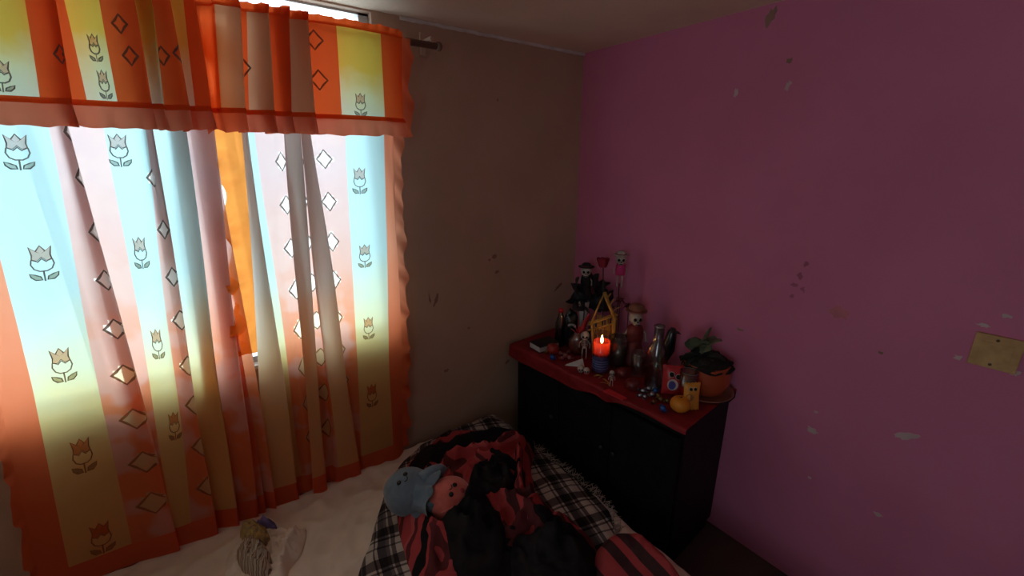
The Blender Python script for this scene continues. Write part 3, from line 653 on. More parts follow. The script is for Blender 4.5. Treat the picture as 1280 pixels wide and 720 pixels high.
obj('skirt', v, f, 'plush_blue', plush)
def tent(p0, p1, r0, r1, m):
    a, b = inv(p0), inv(p1); pts = [a.lerp(b, k/6)+Vector((0, 0, 0.012*math.sin(k/6*PI))) for k in range(7)]
    MB().tube(pts, [r0, r0*0.95, r0*0.9, r0*0.85, r1, r1*0.95, r1*0.55], 10).build('tentacle', m, plush)
tent(on(528, 600, 2, 0.60), on(556, 586, 2, 0.60), 0.032, 0.024, 'plush_blue')
tent(on(522, 640, 2, 0.50), on(528, 655, 2, 0.47), 0.032, 0.024, 'plush_blue')
tent(on(540, 625, 2, 0.57), on(543, 650, 2, 0.48), 0.03, 0.022, 'plush_blue')
def on_head(c, r, px, py, lift=0.0):
    d = ray(px, py).normalized(); o_ = CAM-(Vector((ctr.x, ctr.y, 0.40))+c); bq = o_.dot(d); cc = o_.length_squared-(r*1.0)**2; disc = bq*bq-cc
    s_ = -bq-math.sqrt(max(disc, 0)); return o_+d*s_+c
for head, c, r, eyes, mouth in ((hb, B, RB, [(498.5, 603.5), (506.5, 592.5)], (507, 599)), (hp, K, RK_, [(564, 618), (568.5, 606)], (562.5, 609.5))):
    for e in eyes:
        p = on_head(c, r, *e); nrm = (p-c).normalized(); mb = MB(); q = Vector((0, 0, 1)).rotation_difference(nrm).to_matrix().to_4x4(); q.translation = p
        mb.blob((0, 0, 0), (0.0095, 0.0095, 0.005), 12, 0, 1, q); mb.build('eye', 'black_bead', head)
    p = on_head(c, r, *mouth); nrm = (p-c).normalized(); t1 = nrm.cross(ax).normalized(); pts = []
    for k in range(9):
        a = PI*(k/8); pts.append(p+nrm*0.002+t1*0.010*math.cos(a)+ax*0.007*math.sin(a))
    MB().tube(pts, 0.0018, 5).build('mouth', 'thread_black', head)
p = on_head(K, RK_, 578, 613); q = Vector((0, 0, 1)).rotation_difference((p-K).normalized()).to_matrix().to_4x4(); q.translation = p
mbk = MB(); mbk.blob((0, 0, 0), (0.010, 0.010, 0.003), 10, 0, 1, q); mbk.build('cheek', 'cheek', hp)
sm = []                                              # seam crease on the pink head
for k in range(14): sm.append(on_head(K, RK_*1.0, 552+k*2.2, 641-k*1.05))
MB().tube([s_+(s_-K).normalized()*0.001 for s_ in sm], [0.002]+[0.004]*12+[0.002], 6).build('seam', 'plush_pink', hp)

# ------------------------------------------------------------------ cabinet
TOP = 0.80
CL, CDp = 1.05, 0.465
A = on(858, 533, 2, TOP); Bq = on(648, 440, 2, TOP)
uy = Vector((-0.066, 0.998)); ux = Vector((0.998, 0.066)); th = math.atan2(0.066, 0.998)
fr0 = Vector((-0.475, -1.122))
cc = fr0+uy*CL/2+ux*CDp/2
cab = thing('cabinet', 'low black three-door cabinet in the corner beside the bed', 'cabinet', (cc.x, cc.y, 0), th)
cb = MB(); cb.box((0.015, 0, 0.40), (CDp-0.05, CL-0.04, 0.68)); cb.build('body', 'black_wood', cab, False)
MB().box((0, 0, TOP-0.02), (CDp, CL, 0.04), None, 0.004).build('top', 'black_wood', cab, False)
MB().box((0.02, 0, 0.035), (CDp-0.09, CL-0.06, 0.07)).build('plinth', 'black_wood', cab, False)
mat('dark_knob', (0.03, 0.03, 0.03), 0.35)
dw = (CL-0.05)/3
for k in range(3):
    y = -CL/2+0.025+dw*(k+0.5)
    d = MB().box((-CDp/2+0.016, y, 0.41), (0.022, dw-0.006, 0.65), None, 0.003).build('door', 'black_wood', cab, False)
    MB().box((-CDp/2+0.0045, y, 0.41), (0.004, dw-0.10, 0.53), None, 0.0015).build('door_panel', 'black_wood', d, False)
    MB().lathe([(0.005, 0), (0.005, 0.012), (0.011, 0.018), (0.009, 0.024)], 12, TR((-CDp/2+0.005, y+(dw/2-0.035)*(1 if k == 0 else -1), 0.5), 0, -PI/2, 0)).build('knob', 'dark_knob', d)
def cl_(u, w_): p = cc+ux*u+uy*w_; return p         # cabinet coordinates to world
# red cloth over the cabinet top, hanging a little over the front
v = []; f = []; nx, ny = 56, 110; CT = TOP+0.003
for j in range(ny+1):
    b = j/ny; yl = -CL/2-0.004+b*(CL+0.035)
    # how far the cloth reaches over the front edge along the cabinet
    hang = 0.02+0.05*math.exp(-((b-0.93)/0.16)**2)+0.05*math.exp(-((b-0.62)/0.16)**2)+0.025*math.exp(-((b-0.36)/0.05)**2)+0.015*math.exp(-((b-0.0)/0.06)**2)+0.004*math.sin(b*17)
    if b < 0.36: hang *= 0.35+0.65*(b/0.36)**2
    for i in range(nx+1):
        a = i/nx; L0 = CDp+0.008+hang; s_ = a*L0; xl = CDp/2-0.005-s_; z = CT
        over = s_-(CDp+0.0)
        z += 0.0025*noise.noise((xl*14, yl*14, 0))+0.0025
        if over > 0: xl = -CDp/2-0.010-0.006*math.sin(b*25+over*20)*min(1, over/0.03); z = CT-over
        # right-hand side: cloth pulled back to a slanting edge near the wall
        yy = yl
        if b < 0.12: pass
        p = cl_(xl, yy); v.append((p.x, p.y, z))
for j in range(ny):
    for i in range(nx): a = j*(nx+1)+i; f.append((a, a+1, a+nx+2, a+nx+1))
red_cloth = tag(obj('altar_cloth', v, f, 'red_satin'), 'dark red satin cloth covering the black cabinet top', 'tablecloth')
mat('red_bright', (0.62, 0.03, 0.04), 0.45, spec=0.4)
p = on(770, 494, 2, TOP)
rib = MB(); rib.prism([(-0.03, -0.05), (0.0, -0.055), (0.012, 0.045), (-0.022, 0.055)], 0.004, TR((p.x, p.y, TOP+0.006), 0, 0, th+0.1))
tag(rib.build('red_ribbon', 'red_bright', smooth=False), 'bright red ribbon scrap lying on the cabinet front edge', 'ribbon')

# ------------------------------------------------------------------ things on the altar
CZ = TOP+0.0075                                     # top of the red cloth
def at(px, py): return on(px, py, 2, CZ)
def hgt(P, ytop): return zat(P, ytop)-CZ
mat('bone', (0.5, 0.43, 0.38), 0.7, (0.36, 0.30, 0.26), 60); mat('socket', (0.012, 0.01, 0.01), 0.9)
mat('pink_felt', (0.62, 0.04, 0.20), 0.8); mat('red_dress', (0.22, 0.025, 0.025), 0.6, (0.14, 0.015, 0.015), 30)
mat('straw', (0.48, 0.26, 0.06), 0.7, (0.30, 0.15, 0.03), 40, 4, 0.4, 120); mat('straw_hat', (0.28, 0.12, 0.07), 0.8, None, 40, 4, 0.4, 150)
mat('black_plastic', (0.013, 0.012, 0.014), 0.25, spec=0.5); mat('black_matt', (0.014, 0.012, 0.014), 0.8)
mat('leaf_dark', (0.03, 0.028, 0.03), 0.55, (0.018, 0.016, 0.02), 20); mat('leaf_red', (0.14, 0.02, 0.03), 0.6)
mat('leaf_green', (0.15, 0.17, 0.10), 0.55, (0.09, 0.11, 0.065), 25, 4, 0.3, 60); mat('soil', (0.02, 0.015, 0.013), 0.95, (0.01, 0.008, 0.007), 60, 4, 0.8, 120)
mat('rose_red', (0.35, 0.02, 0.05), 0.6, (0.25, 0.012, 0.03), 20); mat('white_paper', (0.62, 0.57, 0.55), 0.8); mat('lilac_paper', (0.15, 0.12, 0.2), 0.7)
mat('apple_red', (0.38, 0.03, 0.025), 0.35, (0.25, 0.03, 0.02), 14, 3); mat('apple_dark', (0.20, 0.02, 0.025), 0.3, (0.11, 0.02, 0.02), 12, 3); mat('stem_brown', (0.06, 0.035, 0.02), 0.8)
mat('mandarin', (0.72, 0.26, 0.02), 0.5, (0.6, 0.2, 0.015), 10, 3, 0.3, 200); mat('terracotta', (0.48, 0.085, 0.025), 0.5, (0.40, 0.065, 0.02), 8)
mat('saucer_clay', (0.30, 0.13, 0.09), 0.4); mat('foil_silver', (0.55, 0.55, 0.6), 0.22, (0.25, 0.25, 0.3), 40, 2, 0.8, 50, metal=0.8); mat('foil_blue', (0.03, 0.12, 0.42), 0.25, (0.02, 0.07, 0.3), 40, 2, 0.8, 50, metal=0.3)
mat('foil_gold', (0.42, 0.24, 0.06), 0.3, (0.05, 0.035, 0.03), 40, 2, 0.6, 50, metal=0.5); mat('nut_brown', (0.30, 0.12, 0.05), 0.6); mat('candy_pink', (0.32, 0.09, 0.09), 0.4, (0.2, 0.05, 0.06), 40)
mat('pack_red', (0.5, 0.03, 0.035), 0.3, (0.4, 0.02, 0.03), 20, 2, 0.4, 40); mat('pack_yellow', (0.68, 0.30, 0.04), 0.35, (0.55, 0.2, 0.03), 20, 2, 0.4, 40); mat('print_white', (0.65, 0.6, 0.58), 0.5); mat('print_blue', (0.08, 0.08, 0.35), 0.5)
mat('book_cover', (0.014, 0.012, 0.014), 0.5); mat('page', (0.62, 0.56, 0.55), 0.8, (0.5, 0.45, 0.44), 120)
mat('wax_red', (0.75, 0.07, 0.03), 0.5); mat('wax_blue', (0.14, 0.20, 0.60), 0.35, (0.11, 0.16, 0.52), 14)
for k_ in ('wax_red',):
    b_ = [n_ for n_ in M[k_].node_tree.nodes if n_.type == 'BSDF_PRINCIPLED'][0]; b_.inputs['Subsurface Weight'].default_value = 0.9; b_.inputs['Subsurface Radius'].default_value = (1, 0.35, 0.15); b_.inputs['Subsurface Scale'].default_value = 0.03
mat('label_line', (0.18, 0.24, 0.5), 0.5); mat('wick', (0.02, 0.015, 0.01), 0.9)
glass('clear_glass', (0.86, 0.9, 0.9), 0.06); glass('red_cello', (0.75, 0.08, 0.08), 0.12, 0.12); glass('clear_bag', (0.75, 0.72, 0.7), 0.1, 0.2)
glass('thin_glass', (0.97, 0.95, 0.93), 0.04)
emit('flame', (1.0, 0.6, 0.22), 30)

# book
p = at(681, 434); bk = thing('book', 'thick dark-covered book with pale page edges lying by the red apple', 'book', (p.x, p.y, CZ), th-0.12)
bkw, bkl, bkh = 0.145, 0.10, 0.036
MB().box((0, 0, bkh-0.002), (bkw, bkl, 0.004), None, 0.001).build('cover', 'book_cover', bk, False)
MB().box((0, 0, 0.002), (bkw, bkl, 0.004), None, 0.001).build('cover', 'book_cover', bk, False)
MB().box((bkw/2-0.003, 0, bkh/2), (0.006, bkl, bkh), None, 0.001).build('spine', 'book_cover', bk, False)
MB().box((-0.004, 0, bkh/2), (bkw-0.010, bkl-0.008, bkh-0.007)).build('pages', 'page', bk, False)
# fruit
def apple(px, py, d, m, label, nm='apple'):
    P = at(px, py); r = px2m(P, d)/2; a = thing(nm, label, 'fruit', (P.x, P.y, CZ))
    sh = lambda q: 1-0.30*max(0, (q.z-0.72)/0.28)**2-0.12*max(0, (-q.z-0.8)/0.2)
    MB().blob((0, 0, r*0.93), (r*1.03, r*1.03, r*0.95), 20, 0.05, 1.5, None, 0, sh, px).build('flesh', m, a)
    MB().tube([(0, 0, r*1.25), (0.002, 0, r*1.7), (0.006, 0.002, r*2.0)], [0.0018, 0.0015, 0.002], 6).build('stem', 'stem_brown', a)
apple(691, 442, 15, 'apple_red', 'small red apple in front of the dark book')
apple(777, 471, 14, 'apple_dark', 'small dark red apple behind the drinking glass')
apple(789.5, 487, 16.5, 'apple_dark', 'dark red apple before the glass bottle')
P = at(849, 514); r = px2m(P, 24)/2; mn = thing('mandarin', 'round orange mandarin leaning by the yellow snack packet', 'fruit', (P.x, P.y, CZ))
MB().blob((0, 0, r*0.86), (r, r, r*0.86), 22, 0.03, 2, None, 0, lambda q: 1-0.12*max(0, (q.z-0.85)/0.15)).build('peel', 'mandarin', mn)
MB().blob((0.003, 0.0, r*1.60), (0.006, 0.006, 0.003), 8).build('calyx', 'stem_brown', mn)
# wrapped sweets: a lump with two twisted ends
def sweet(px, py, size, m, label, rz, group=None):
    P = at(px, py); s = px2m(P, size)/2; t = thing('wrapped_sweet', label, 'sweet', (P.x, P.y, CZ), rz, group)
    MB().blob((0, 0, s*0.55), (s*0.75, s*0.6, s*0.55), 10, 0.25, 3, seed=px).build('centre', m, t)
    for k in (-1, 1):
        mb = MB(); v = [(k*s*0.62, 0, s*0.5)]; n = 9
        for i in range(n): a = -0.9+1.8*i/(n-1); v.append((k*(s*0.62+s*0.62*math.cos(a)), s*0.62*math.sin(a), s*0.5+s*0.22*(-1)**i))
        v += [(x, y, z-0.001) for x, y, z in v]; n1 = n+1
        f = [(0, i, i+1) for i in range(1, n)]+[(n1, n1+i+1, n1+i) for i in range(1, n)]+[(i, n1+i, n1+i+1, i+1) for i in range(1, n)]
        mb.put(v, f); mb.build('twist', m, t, False)
g1 = 'sweets by the red apple'; g2 = 'foil sweets in front of the glass bottle'
sweet(683.5, 441, 8, 'nut_brown', 'brown wrapped sweet touching the book', 0.4)
sweet(690.5, 449, 11, 'foil_blue', 'blue foil sweet in front of the red apple', 1.0)
for q in [(700, 443, 9), (707, 446, 9), (713, 441, 10), (703, 449, 8), (712, 449, 9), (698, 438, 8)]: sweet(*q, 'candy_pink', 'dull pink wrapped sweet in the pile beside the red apple', q[0]*1.3, g1)
for q in [(803, 491, 10), (811, 488, 10), (806, 498, 9), (815, 495, 11), (800, 496, 8)]: sweet(*q, 'foil_silver', 'silver foil sweet in front of the glass bottle', q[0]*1.7, g2)
sweet(819, 491, 11, 'foil_blue', 'blue foil sweet among the silver foil sweets', 0.3)
for q in [(817, 504, 9), (826, 501, 10), (834, 503, 9), (822, 496, 8)]: sweet(*q, 'foil_gold', 'dark gold foil sweet between mandarin and silver sweets', q[0]*0.9, 'dark gold sweets by the mandarin')
sweet(828.5, 513, 13, 'foil_blue', 'bright blue foil sweet at the cloth edge by the mandarin', 0.8)
# white folded paper wedge and little sugar skull
P = at(719, 456); pw_ = MB(); pw_.put([(-0.055, 0, 0), (0.045, 0.012, 0.0), (0.04, -0.035, 0.0), (0.035, -0.012, 0.04), (-0.05, 0.004, 0.004)], [(0, 4, 3, 1), (0, 2, 3, 4), (1, 3, 2), (0, 1, 2)])
wp = pw_.build('paper_wedge', 'white_paper', None, False, (P.x, P.y, CZ)); wp.rotation_euler = (0, 0, -0.5); tag(wp, 'folded white paper wedge on the red cloth left of the candle'.replace('left of', 'beside'), 'paper')
def skull(mb_parent, c, r, face=(-0.75, -0.66), name='skull', m='bone'):
    fx = Vector((face[0], face[1], 0)).normalized(); sd = Vector((-fx.y, fx.x, 0))
    mb = MB(); c = Vector(c)
    mb.blob(c, (r, r, r*1.02), 16); mb.blob(c+fx*r*0.35+Vector((0, 0, -r*0.75)), (r*0.55, r*0.55, r*0.45), 12)
    o = mb.build(name, m, mb_parent)
    for k in (-1, 1):
        e = MB(); e.blob(c+fx*r*0.84+sd*k*r*0.38+Vector((0, 0, -r*0.08)), (r*0.27, r*0.27, r*0.27), 10); e.build('eye_socket', 'socket', o)
    e = MB(); e.blob(c+fx*r*0.95+Vector((0, 0, -r*0.42)), (r*0.12, r*0.12, r*0.16), 8); e.build('nose_hole', 'socket', o)
    e = MB(); e.box((0, 0, 0), (0.06*r, 0.6*r, 0.12*r), Matrix.Translation(c+fx*r*0.9+Vector((0, 0, -r*0.85))) @ Matrix.Rotation(math.atan2(fx.y, fx.x), 4, 'Z')); e.build('teeth', 'socket', o, False)
    return o
for px, py, d, lb in [(726, 465, 9, 'tiny white sugar skull beside the paper wedge'), (733, 467, 8, 'tiny white sugar skull with red base near the candle')]:
    P = at(px, py); r = px2m(P, d)/2; t = thing('sugar_skull', lb, 'sugar skull', (P.x, P.y, CZ)); skull(t, (0, 0, r*1.1), r)
    if 'red' in lb: MB().lathe([(r*0.9, 0), (r*0.9, 0.006), (r*0.6, 0.009)], 12).build('base', 'red_bright', t)
# skeleton dolls
def skeleton(name, label, base, z0, H, dress=None, skirt=None, hat=None, face=(-0.75, -0.66), stick=None, arms=0.9, hs=0.155):
    t = thing(name, label, 'skeleton doll', (base.x, base.y, z0 if stick is None else CZ)); o0 = 0 if stick is None else z0-CZ
    fx = Vector((face[0], face[1], 0)).normalized(); sd = Vector((-fx.y, fx.x, 0)); U = lambda a, b, c: sd*a*H+fx*b*H+Vector((0, 0, o0+c*H))
    if stick: MB().tube([(0, 0, 0), (0, 0, o0+0.1*H)], 0.003, 6).build('stick', 'stem_brown', t)
    hr = hs*H; skull(t, U(0, 0, 0.84), hr, face)
    b = MB(); b.tube([U(0, 0, 0.38), U(0, 0.0, 0.55), U(0, 0, 0.72)], [0.02*H]*3, 6)
    for k in range(4):
        z = 0.48+k*0.05; pts = [U(0.11*math.cos(a), 0.08*math.sin(a), z) for a in [2*PI*i/12 for i in range(13)]]; b.tube(pts, 0.011*H, 5)
    b.blob(U(0, 0, 0.40), (0.09*H, 0.09*H, 0.05*H), 10); b.build('torso', 'bone', t)
    for k in (-1, 1):
        MB().tube([U(k*0.10, 0, 0.66), U(k*0.2*arms, 0.03, 0.54), U(k*0.2*arms, 0.10, 0.42)], [0.022*H, 0.018*H, 0.024*H], 6).build('arm', 'bone', t)
        if not skirt: MB().tube([U(k*0.06, 0, 0.38), U(k*0.07, 0.02, 0.20), U(k*0.07, 0, 0.02), U(k*0.07, 0.06, 0.01)], [0.026*H, 0.02*H, 0.02*H, 0.024*H], 6).build('leg', 'bone', t)
    X = Matrix.Translation((0, 0, o0)) @ Matrix.Rotation(math.atan2(fx.y, fx.x), 4, 'Z')
    if dress:
        dprof = [(0.12*H, 0.36*H), (0.135*H, 0.45*H), (0.14*H, 0.6*H), (0.11*H, 0.69*H), (0.04*H, 0.72*H)]
        MB().lathe(dprof, 14, X @ Matrix.Diagonal((0.85, 1.1, 1, 1))).build('vest', dress, t)
    if skirt: MB().lathe([(0.24*H, 0.0), (0.23*H, 0.06*H), (0.17*H, 0.22*H), (0.12*H, 0.40*H), (0.10*H, 0.44*H)], 20, X).build('skirt', skirt, t)
    if hat:
        m, br = hat
        h = MB().lathe([(br*H, 0.965*H), (br*H*1.02, 0.975*H), (0.14*H, 0.97*H), (0.13*H, 1.05*H), (0.09*H, 1.08*H)], 20, X).build('hat', m, t)
        MB().lathe([(0.143*H, 0.975*H), (0.141*H, 1.0*H)], 20, X, cap=False).build('hat_band', 'red_dress', h)
    return t
P = at(730, 447); skeleton('skeleton_doll', 'small bare white skeleton figurine between sweet bag and candle', P, CZ, hgt(P, 414))
P = at(790, 452); skeleton('skeleton_doll', 'skeleton lady doll in dark red dress with broad straw hat behind the apples', P, CZ, hgt(P, 386), 'red_dress', 'red_dress', ('straw_hat', 0.18), (-0.55, -0.83), hs=0.115)
P = at(764, 469); 
P2 = at(764, 482); skeleton('skeleton_doll', 'tiny white skeleton figurine standing in front of the glass jar', P2, CZ, hgt(P2, 463))
# puppets on sticks at the back of the altar
PV = at(741, 434)
P = at(768, 437); z0 = zat(P, 358); skeleton('skeleton_puppet', 'skeleton puppet in bright pink vest and pale hat on a stick above the flowers', P, z0, zat(P, 317)-z0, 'pink_felt', None, ('bone', 0.24), (-0.75, -0.66), True)
P = at(728, 431); z0 = zat(P, 372); skeleton('skeleton_puppet', 'skeleton puppet in black suit and black hat on a stick by the corner', P, z0, zat(P, 332)-z0, 'black_matt', 'black_matt', ('black_matt', 0.24), (-0.75, -0.66), True)
# rose
P = at(752, 438); t = thing('rose', 'single dark red rose on a long stem rising beside the pink-vested puppet', 'flower', (P.x, P.y, CZ)); hz = hgt(P, 328); q = on(754, 328, 1, P.y); tip = Vector((q.x-P.x, 0, q.z-CZ))
MB().tube([(0, 0, 0), tip*0.5+Vector((0.006, 0, 0)), tip], 0.0028, 6).build('stem', 'leaf_dark', t)
rr = px2m(P, 16)/2
MB().blob(tip, (rr*0.55, rr*0.55, rr*0.7), 12).build('bud', 'rose_red', t)
for k in range(7):
    a = 2*PI*k/7; mb = MB(); v = []; f = []; rad = rr*(0.75 if k % 2 else 0.95)
    for i in range(5):
        for j in range(5):
            u = i/4-0.5; w2 = j/4; v.append(tip+Vector((math.cos(a+u*1.3)*rad*(0.55+0.45*w2), math.sin(a+u*1.3)*rad*(0.55+0.45*w2), rr*(-0.7+1.35*w2-0.9*u*u*w2))))
    for i in range(4):
        for j in range(4): f.append((i*5+j, i*5+j+1, i*5+j+6, i*5+j+5))
    obj('petal', v, f, 'rose_red', t)
# bouquet with black leaves in a white paper cone
def leaf_blade(mb, p0, p1, wd, bend=0.02, n=7, mi=0, X=None, th_=0.0015, twist=0.0, rnd=0.8):
    p0, p1 = Vector(p0), Vector(p1); d = p1-p0; s = d.cross(Vector((0.3, 0.2, 1))).normalized(); s = (Matrix.Rotation(twist, 3, d.normalized()) @ s); nn = s.cross(d).normalized(); v = []; f = []
    for i in range(n+1):
        u = i/n; wdt = wd*math.sin(PI*min(1, u*0.9+0.05))**rnd; c = p0+d*u+nn*bend*math.sin(u*PI)+Vector((0, 0, -bend*u*u*0.5))
        for k in (-1, 0, 1): v.append(c+s*k*wdt/2+nn*(-abs(k))*wdt*-0.12)
    m = len(v); v += [x-nn*th_ for x in v]
    for i in range(n):
        for k in range(2): a = i*3+k; f.append((a, a+1, a+4, a+3)); f.append((m+a, m+a+3, m+a+4, m+a+1))
        f.append((i*3, i*3+3, m+i*3+3, m+i*3)); f.append((i*3+2, m+i*3+2, m+i*3+5, i*3+5))
    mb.put(v, f, X, mi)
P = at(727, 428); bq = thing('bouquet', 'bouquet of blackish leaves in a white paper cone in the corner', 'bouquet', (P.x, P.y, CZ)); R0 = px2m(P, 1)
zc0, zc1 = 0.02, hgt(P, 376)
MB().lathe([(0.014, 0), (0.016, zc0), (0.020, zc1*0.5), (0.034, zc1), (0.031, zc1), (0.018, zc1*0.5), (0.012, 0.01)], 18).build('paper_cone', 'white_paper', bq)
toC = (CAM-P); toC.z = 0; toC.normalize(); sd_ = Vector((-toC.y, toC.x, 0))
for k, (ex, ey, wd) in enumerate([(716, 352, 13), (712, 372, 12), (724, 345, 13), (736, 352, 15), (745, 346, 14), (753, 356, 15), (760, 362, 15), (748, 368, 15), (735, 372, 15), (756, 374, 14), (765, 372, 13), (728, 362, 15), (742, 360, 14), (763, 352, 10), (738, 338, 9), (748, 340, 9), (770, 362, 10), (771, 380, 12), (719, 362, 14), (730, 355, 14), (741, 352, 15), (750, 362, 16), (760, 380, 16), (744, 376, 16), (733, 382, 14), (754, 348, 12), (726, 375, 14), (716, 385, 12), (765, 388, 14), (751, 384, 16)]):
    q = on(ex, ey, 1, P.y+0.0-0.06*((k*7) % 5)/4); tip = Vector((q.x-P.x, q.y-P.y, q.z-CZ)); b0_ = Vector((0, 0, zc1*0.85)); st = b0_.lerp(tip, 0.42)
    mb = MB(); leaf_blade(mb, st, tip, px2m(P, wd*1.35), 0.018, 7, 0, None, 0.0015, k*0.9); mb.tube([b0_, b0_.lerp(st, 0.5), st], 0.002, 5)
    mb.build('leaf', 'leaf_red' if k in (3, 10) else 'leaf_dark', bq)
P3 = at(737, 430); lp = MB(); lp.put([(-0.02, 0, 0), (0.03, 0.004, 0), (0.036, 0.0, 0.13), (-0.012, -0.012, 0.15), (-0.02, 0.006, 0), (0.03, 0.010, 0), (0.036, 0.006, 0.13), (-0.012, -0.006, 0.15)], [(0, 1, 2, 3), (7, 6, 5, 4), (0, 4, 5, 1), (1, 5, 6, 2), (2, 6, 7, 3), (3, 7, 4, 0)])
lo = lp.build('wrapping_paper', 'lilac_paper', None, False, (P3.x, P3.y, CZ)); lo.rotation_euler = (0, 0, -0.7); tag(lo, 'upright dark lilac sheet of wrapping paper beside the paper cone', 'paper')
# dark red paper flowers behind the doll
for px, py, lb in [(772, 376, 'dark red paper flower between pink-vested puppet and lady doll'), (783, 383, 'smaller dark red paper flower right behind the lady doll hat')]:
    P = at(px-2, 440); q = zat(P, py)-CZ; t = thing('paper_flower', lb.replace('right behind', 'just behind'), 'flower', (P.x, P.y, CZ))
    MB().tube([(0, 0, 0), (0.004, 0, q*0.5), (0, 0, q)], 0.0025, 6).build('stem', 'leaf_dark', t)
    for k in range(10):
        a = 2*PI*k/10; e = Vector((math.cos(a)*0.03, math.sin(a)*0.03, q+0.012*(1 if k % 2 else -1))); mb = MB(); leaf_blade(mb, (0, 0, q), e, 0.018, 0.006, 5, twist=0.3); mb.build('petal', 'leaf_red', t)
# straw ornament: pointed hut of palm straw behind the candle
P = at(753, 452); so = thing('straw_ornament', 'golden woven straw hut ornament standing behind the burning candle', 'ornament', (P.x, P.y, CZ)); fc = Vector((-0.72, -0.69, 0)); sd_ = Vector((-fc.y, fc.x, 0))*-1
def sp3(px, py, fwd=0.0):
    d = ray(px, py); nrm = fc; s_ = ((P+fc*fwd)-CAM).dot(nrm)/d.dot(nrm); return CAM+d*s_-Vector((P.x, P.y, CZ))
for a, b, r_ in [((738, 404), (755, 366), 2.2), ((755, 366), (769, 400), 2.6), ((736, 405), (771, 393), 2.6), ((740, 404), (742, 448), 2.0), ((768, 398), (768, 450), 2.2), ((736, 413), (770, 404), 2.0)]:
    mb = MB(); A_, B_ = sp3(*a), sp3(*b)
    for k in range(5): o_ = Vector((random.uniform(-1, 1), random.uniform(-1, 1), random.uniform(-1, 1)))*px2m(P, r_*0.45); mb.tube([A_+o_, A_.lerp(B_, .5)+o_*0.6, B_+o_*0.9], px2m(P, r_*0.42), 5)
    mb.build('straw_bundle', 'straw', so)
mb = MB()
for k in range(46):
    x = random.uniform(742, 770); a = sp3(x, 448, 0.01-0.02*random.random()); b = sp3(x+random.uniform(-4, 4), random.uniform(392, 412), 0.01-0.02*random.random()); mb.tube([a, a.lerp(b, .5), b], 0.0022, 4)
o = mb.build('straw_wall', 'straw', so); o['kind'] = 'stuff'
for a, b in [((763, 382), (770, 372)), ((766, 390), (776, 383)), ((758, 378), (764, 366))]:
    mb = MB(); leaf_blade(mb, sp3(*a), sp3(*b), 0.012, 0.004, 5); mb.build('palm_leaf', 'straw', so)
mb = MB(); mb.prism([(-0.045, 0), (0.05, 0), (0.045, 0.10), (-0.03, 0.11)], 0.004, Matrix.Translation(sp3(754, 447, -0.03)) @ Matrix.Rotation(math.atan2(fc.y, fc.x)+PI/2, 4, 'Z') @ Matrix.Rotation(PI/2, 4, 'X')); mb.build('back_board', 'straw', so, False)
# candle
P = at(750, 464); r = px2m(P, 21)/2; H = hgt(P, 416); cn = thing('votive_candle', 'burning votive candle in red and blue glass', 'candle', (P.x, P.y, CZ))
g = MB(); g.lathe([(r*0.9, 0), (r, 0.004), (r, H), (r*0.95, H), (r*0.95, 0.012), (r*0.5, 0.012)], 28); g.build('glass_cup', 'thin_glass', cn)
hb_ = hgt(P, 443); hr_ = hgt(P, 440); hs_ = hgt(P, 426); hf_ = hgt(P, 430)
MB().lathe([(r*0.93, 0.013), (r*0.93, hb_), (0.002, hb_)], 28, cap=False).build('blue_wax', 'wax_blue', cn)
MB().lathe([(r*0.90, hb_), (r*0.90, hr_), (r*0.8, hr_-0.003), (0.002, hr_-0.004)], 28, cap=False).build('red_wax', 'wax_red', cn)
fabric('red_sleeve_glass', [(0, (0.7, 0.06, 0.025)), (1, (0.7, 0.06, 0.025))], 0.6)
MB().lathe([(r*0.935, hb_), (r*0.935, hs_)], 28, cap=False).build('red_sleeve', 'red_sleeve_glass', cn)
for k in range(4): MB().lathe([(r*1.004, 0.03+k*0.013), (r*1.012, 0.031+k*0.013), (r*1.004, 0.033+k*0.013)], 28, cap=False).build('print_line', 'label_line', cn)
MB().tube([(0, 0, hr_-0.004), (0.001, 0, hf_+0.01)], 0.0012, 5).build('wick', 'wick', cn)
MB().lathe([(0.001, hf_+0.004), (0.005, hf_+0.010), (0.0068, hf_+0.018), (0.005, hf_+0.030), (0.0022, hf_+0.040), (0.0004, hf_+0.046)], 12).build('flame', 'flame', cn)
# glasses
def tumbler(px, py, wpx, ytop, label, name='drinking_glass', m='clear_glass', fill=None, taper=1.08):
    P = at(px, py); r = px2m(P, wpx)/2; H = hgt(P, ytop); t = thing(name, label, 'glass', (P.x, P.y, CZ))
    MB().lathe([(r*0.9, 0), (r*0.95, 0.003), (r*taper, H), (r*taper-0.002, H), (r*0.95-0.002, 0.012), (0.002, 0.010)], 26).build('wall', m, t)
    MB().lathe([(r*taper+0.0005, H-0.002), (r*taper+0.001, H), (r*taper-0.0025, H+0.0008), (r*taper-0.0025, H-0.002)], 26, cap=False).build('rim', 'rim_glass', t)
    if fill: MB().lathe([(r*0.9, 0.011), (r*(0.93+(taper-0.95)*fill[1]), H*fill[1]), (0.002, H*fill[1])], 24, cap=True).build('contents', fill[0], t)
glass('rim_glass', (0.9, 0.92, 0.92), 0.35)
mat('dark_jam', (0.10, 0.05, 0.035), 0.5, (0.05, 0.03, 0.02), 60)
tumbler(771.5, 458, 20, 420, 'glass jar with dark contents right beside the burning candle', 'glass_jar', 'clear_glass', ('dark_jam', 0.72), 1.0)
tumbler(797, 468, 18, 441, 'short clear drinking glass next to the glass bottle')
P = at(817, 483); r = px2m(P, 24)/2; H = hgt(P, 407); gb = thing('glass_bottle', 'clear glass bottle with narrow neck in front of the black crow figurine', 'bottle', (P.x, P.y, CZ)); nk = r*0.5
hs = hgt(P, 436)
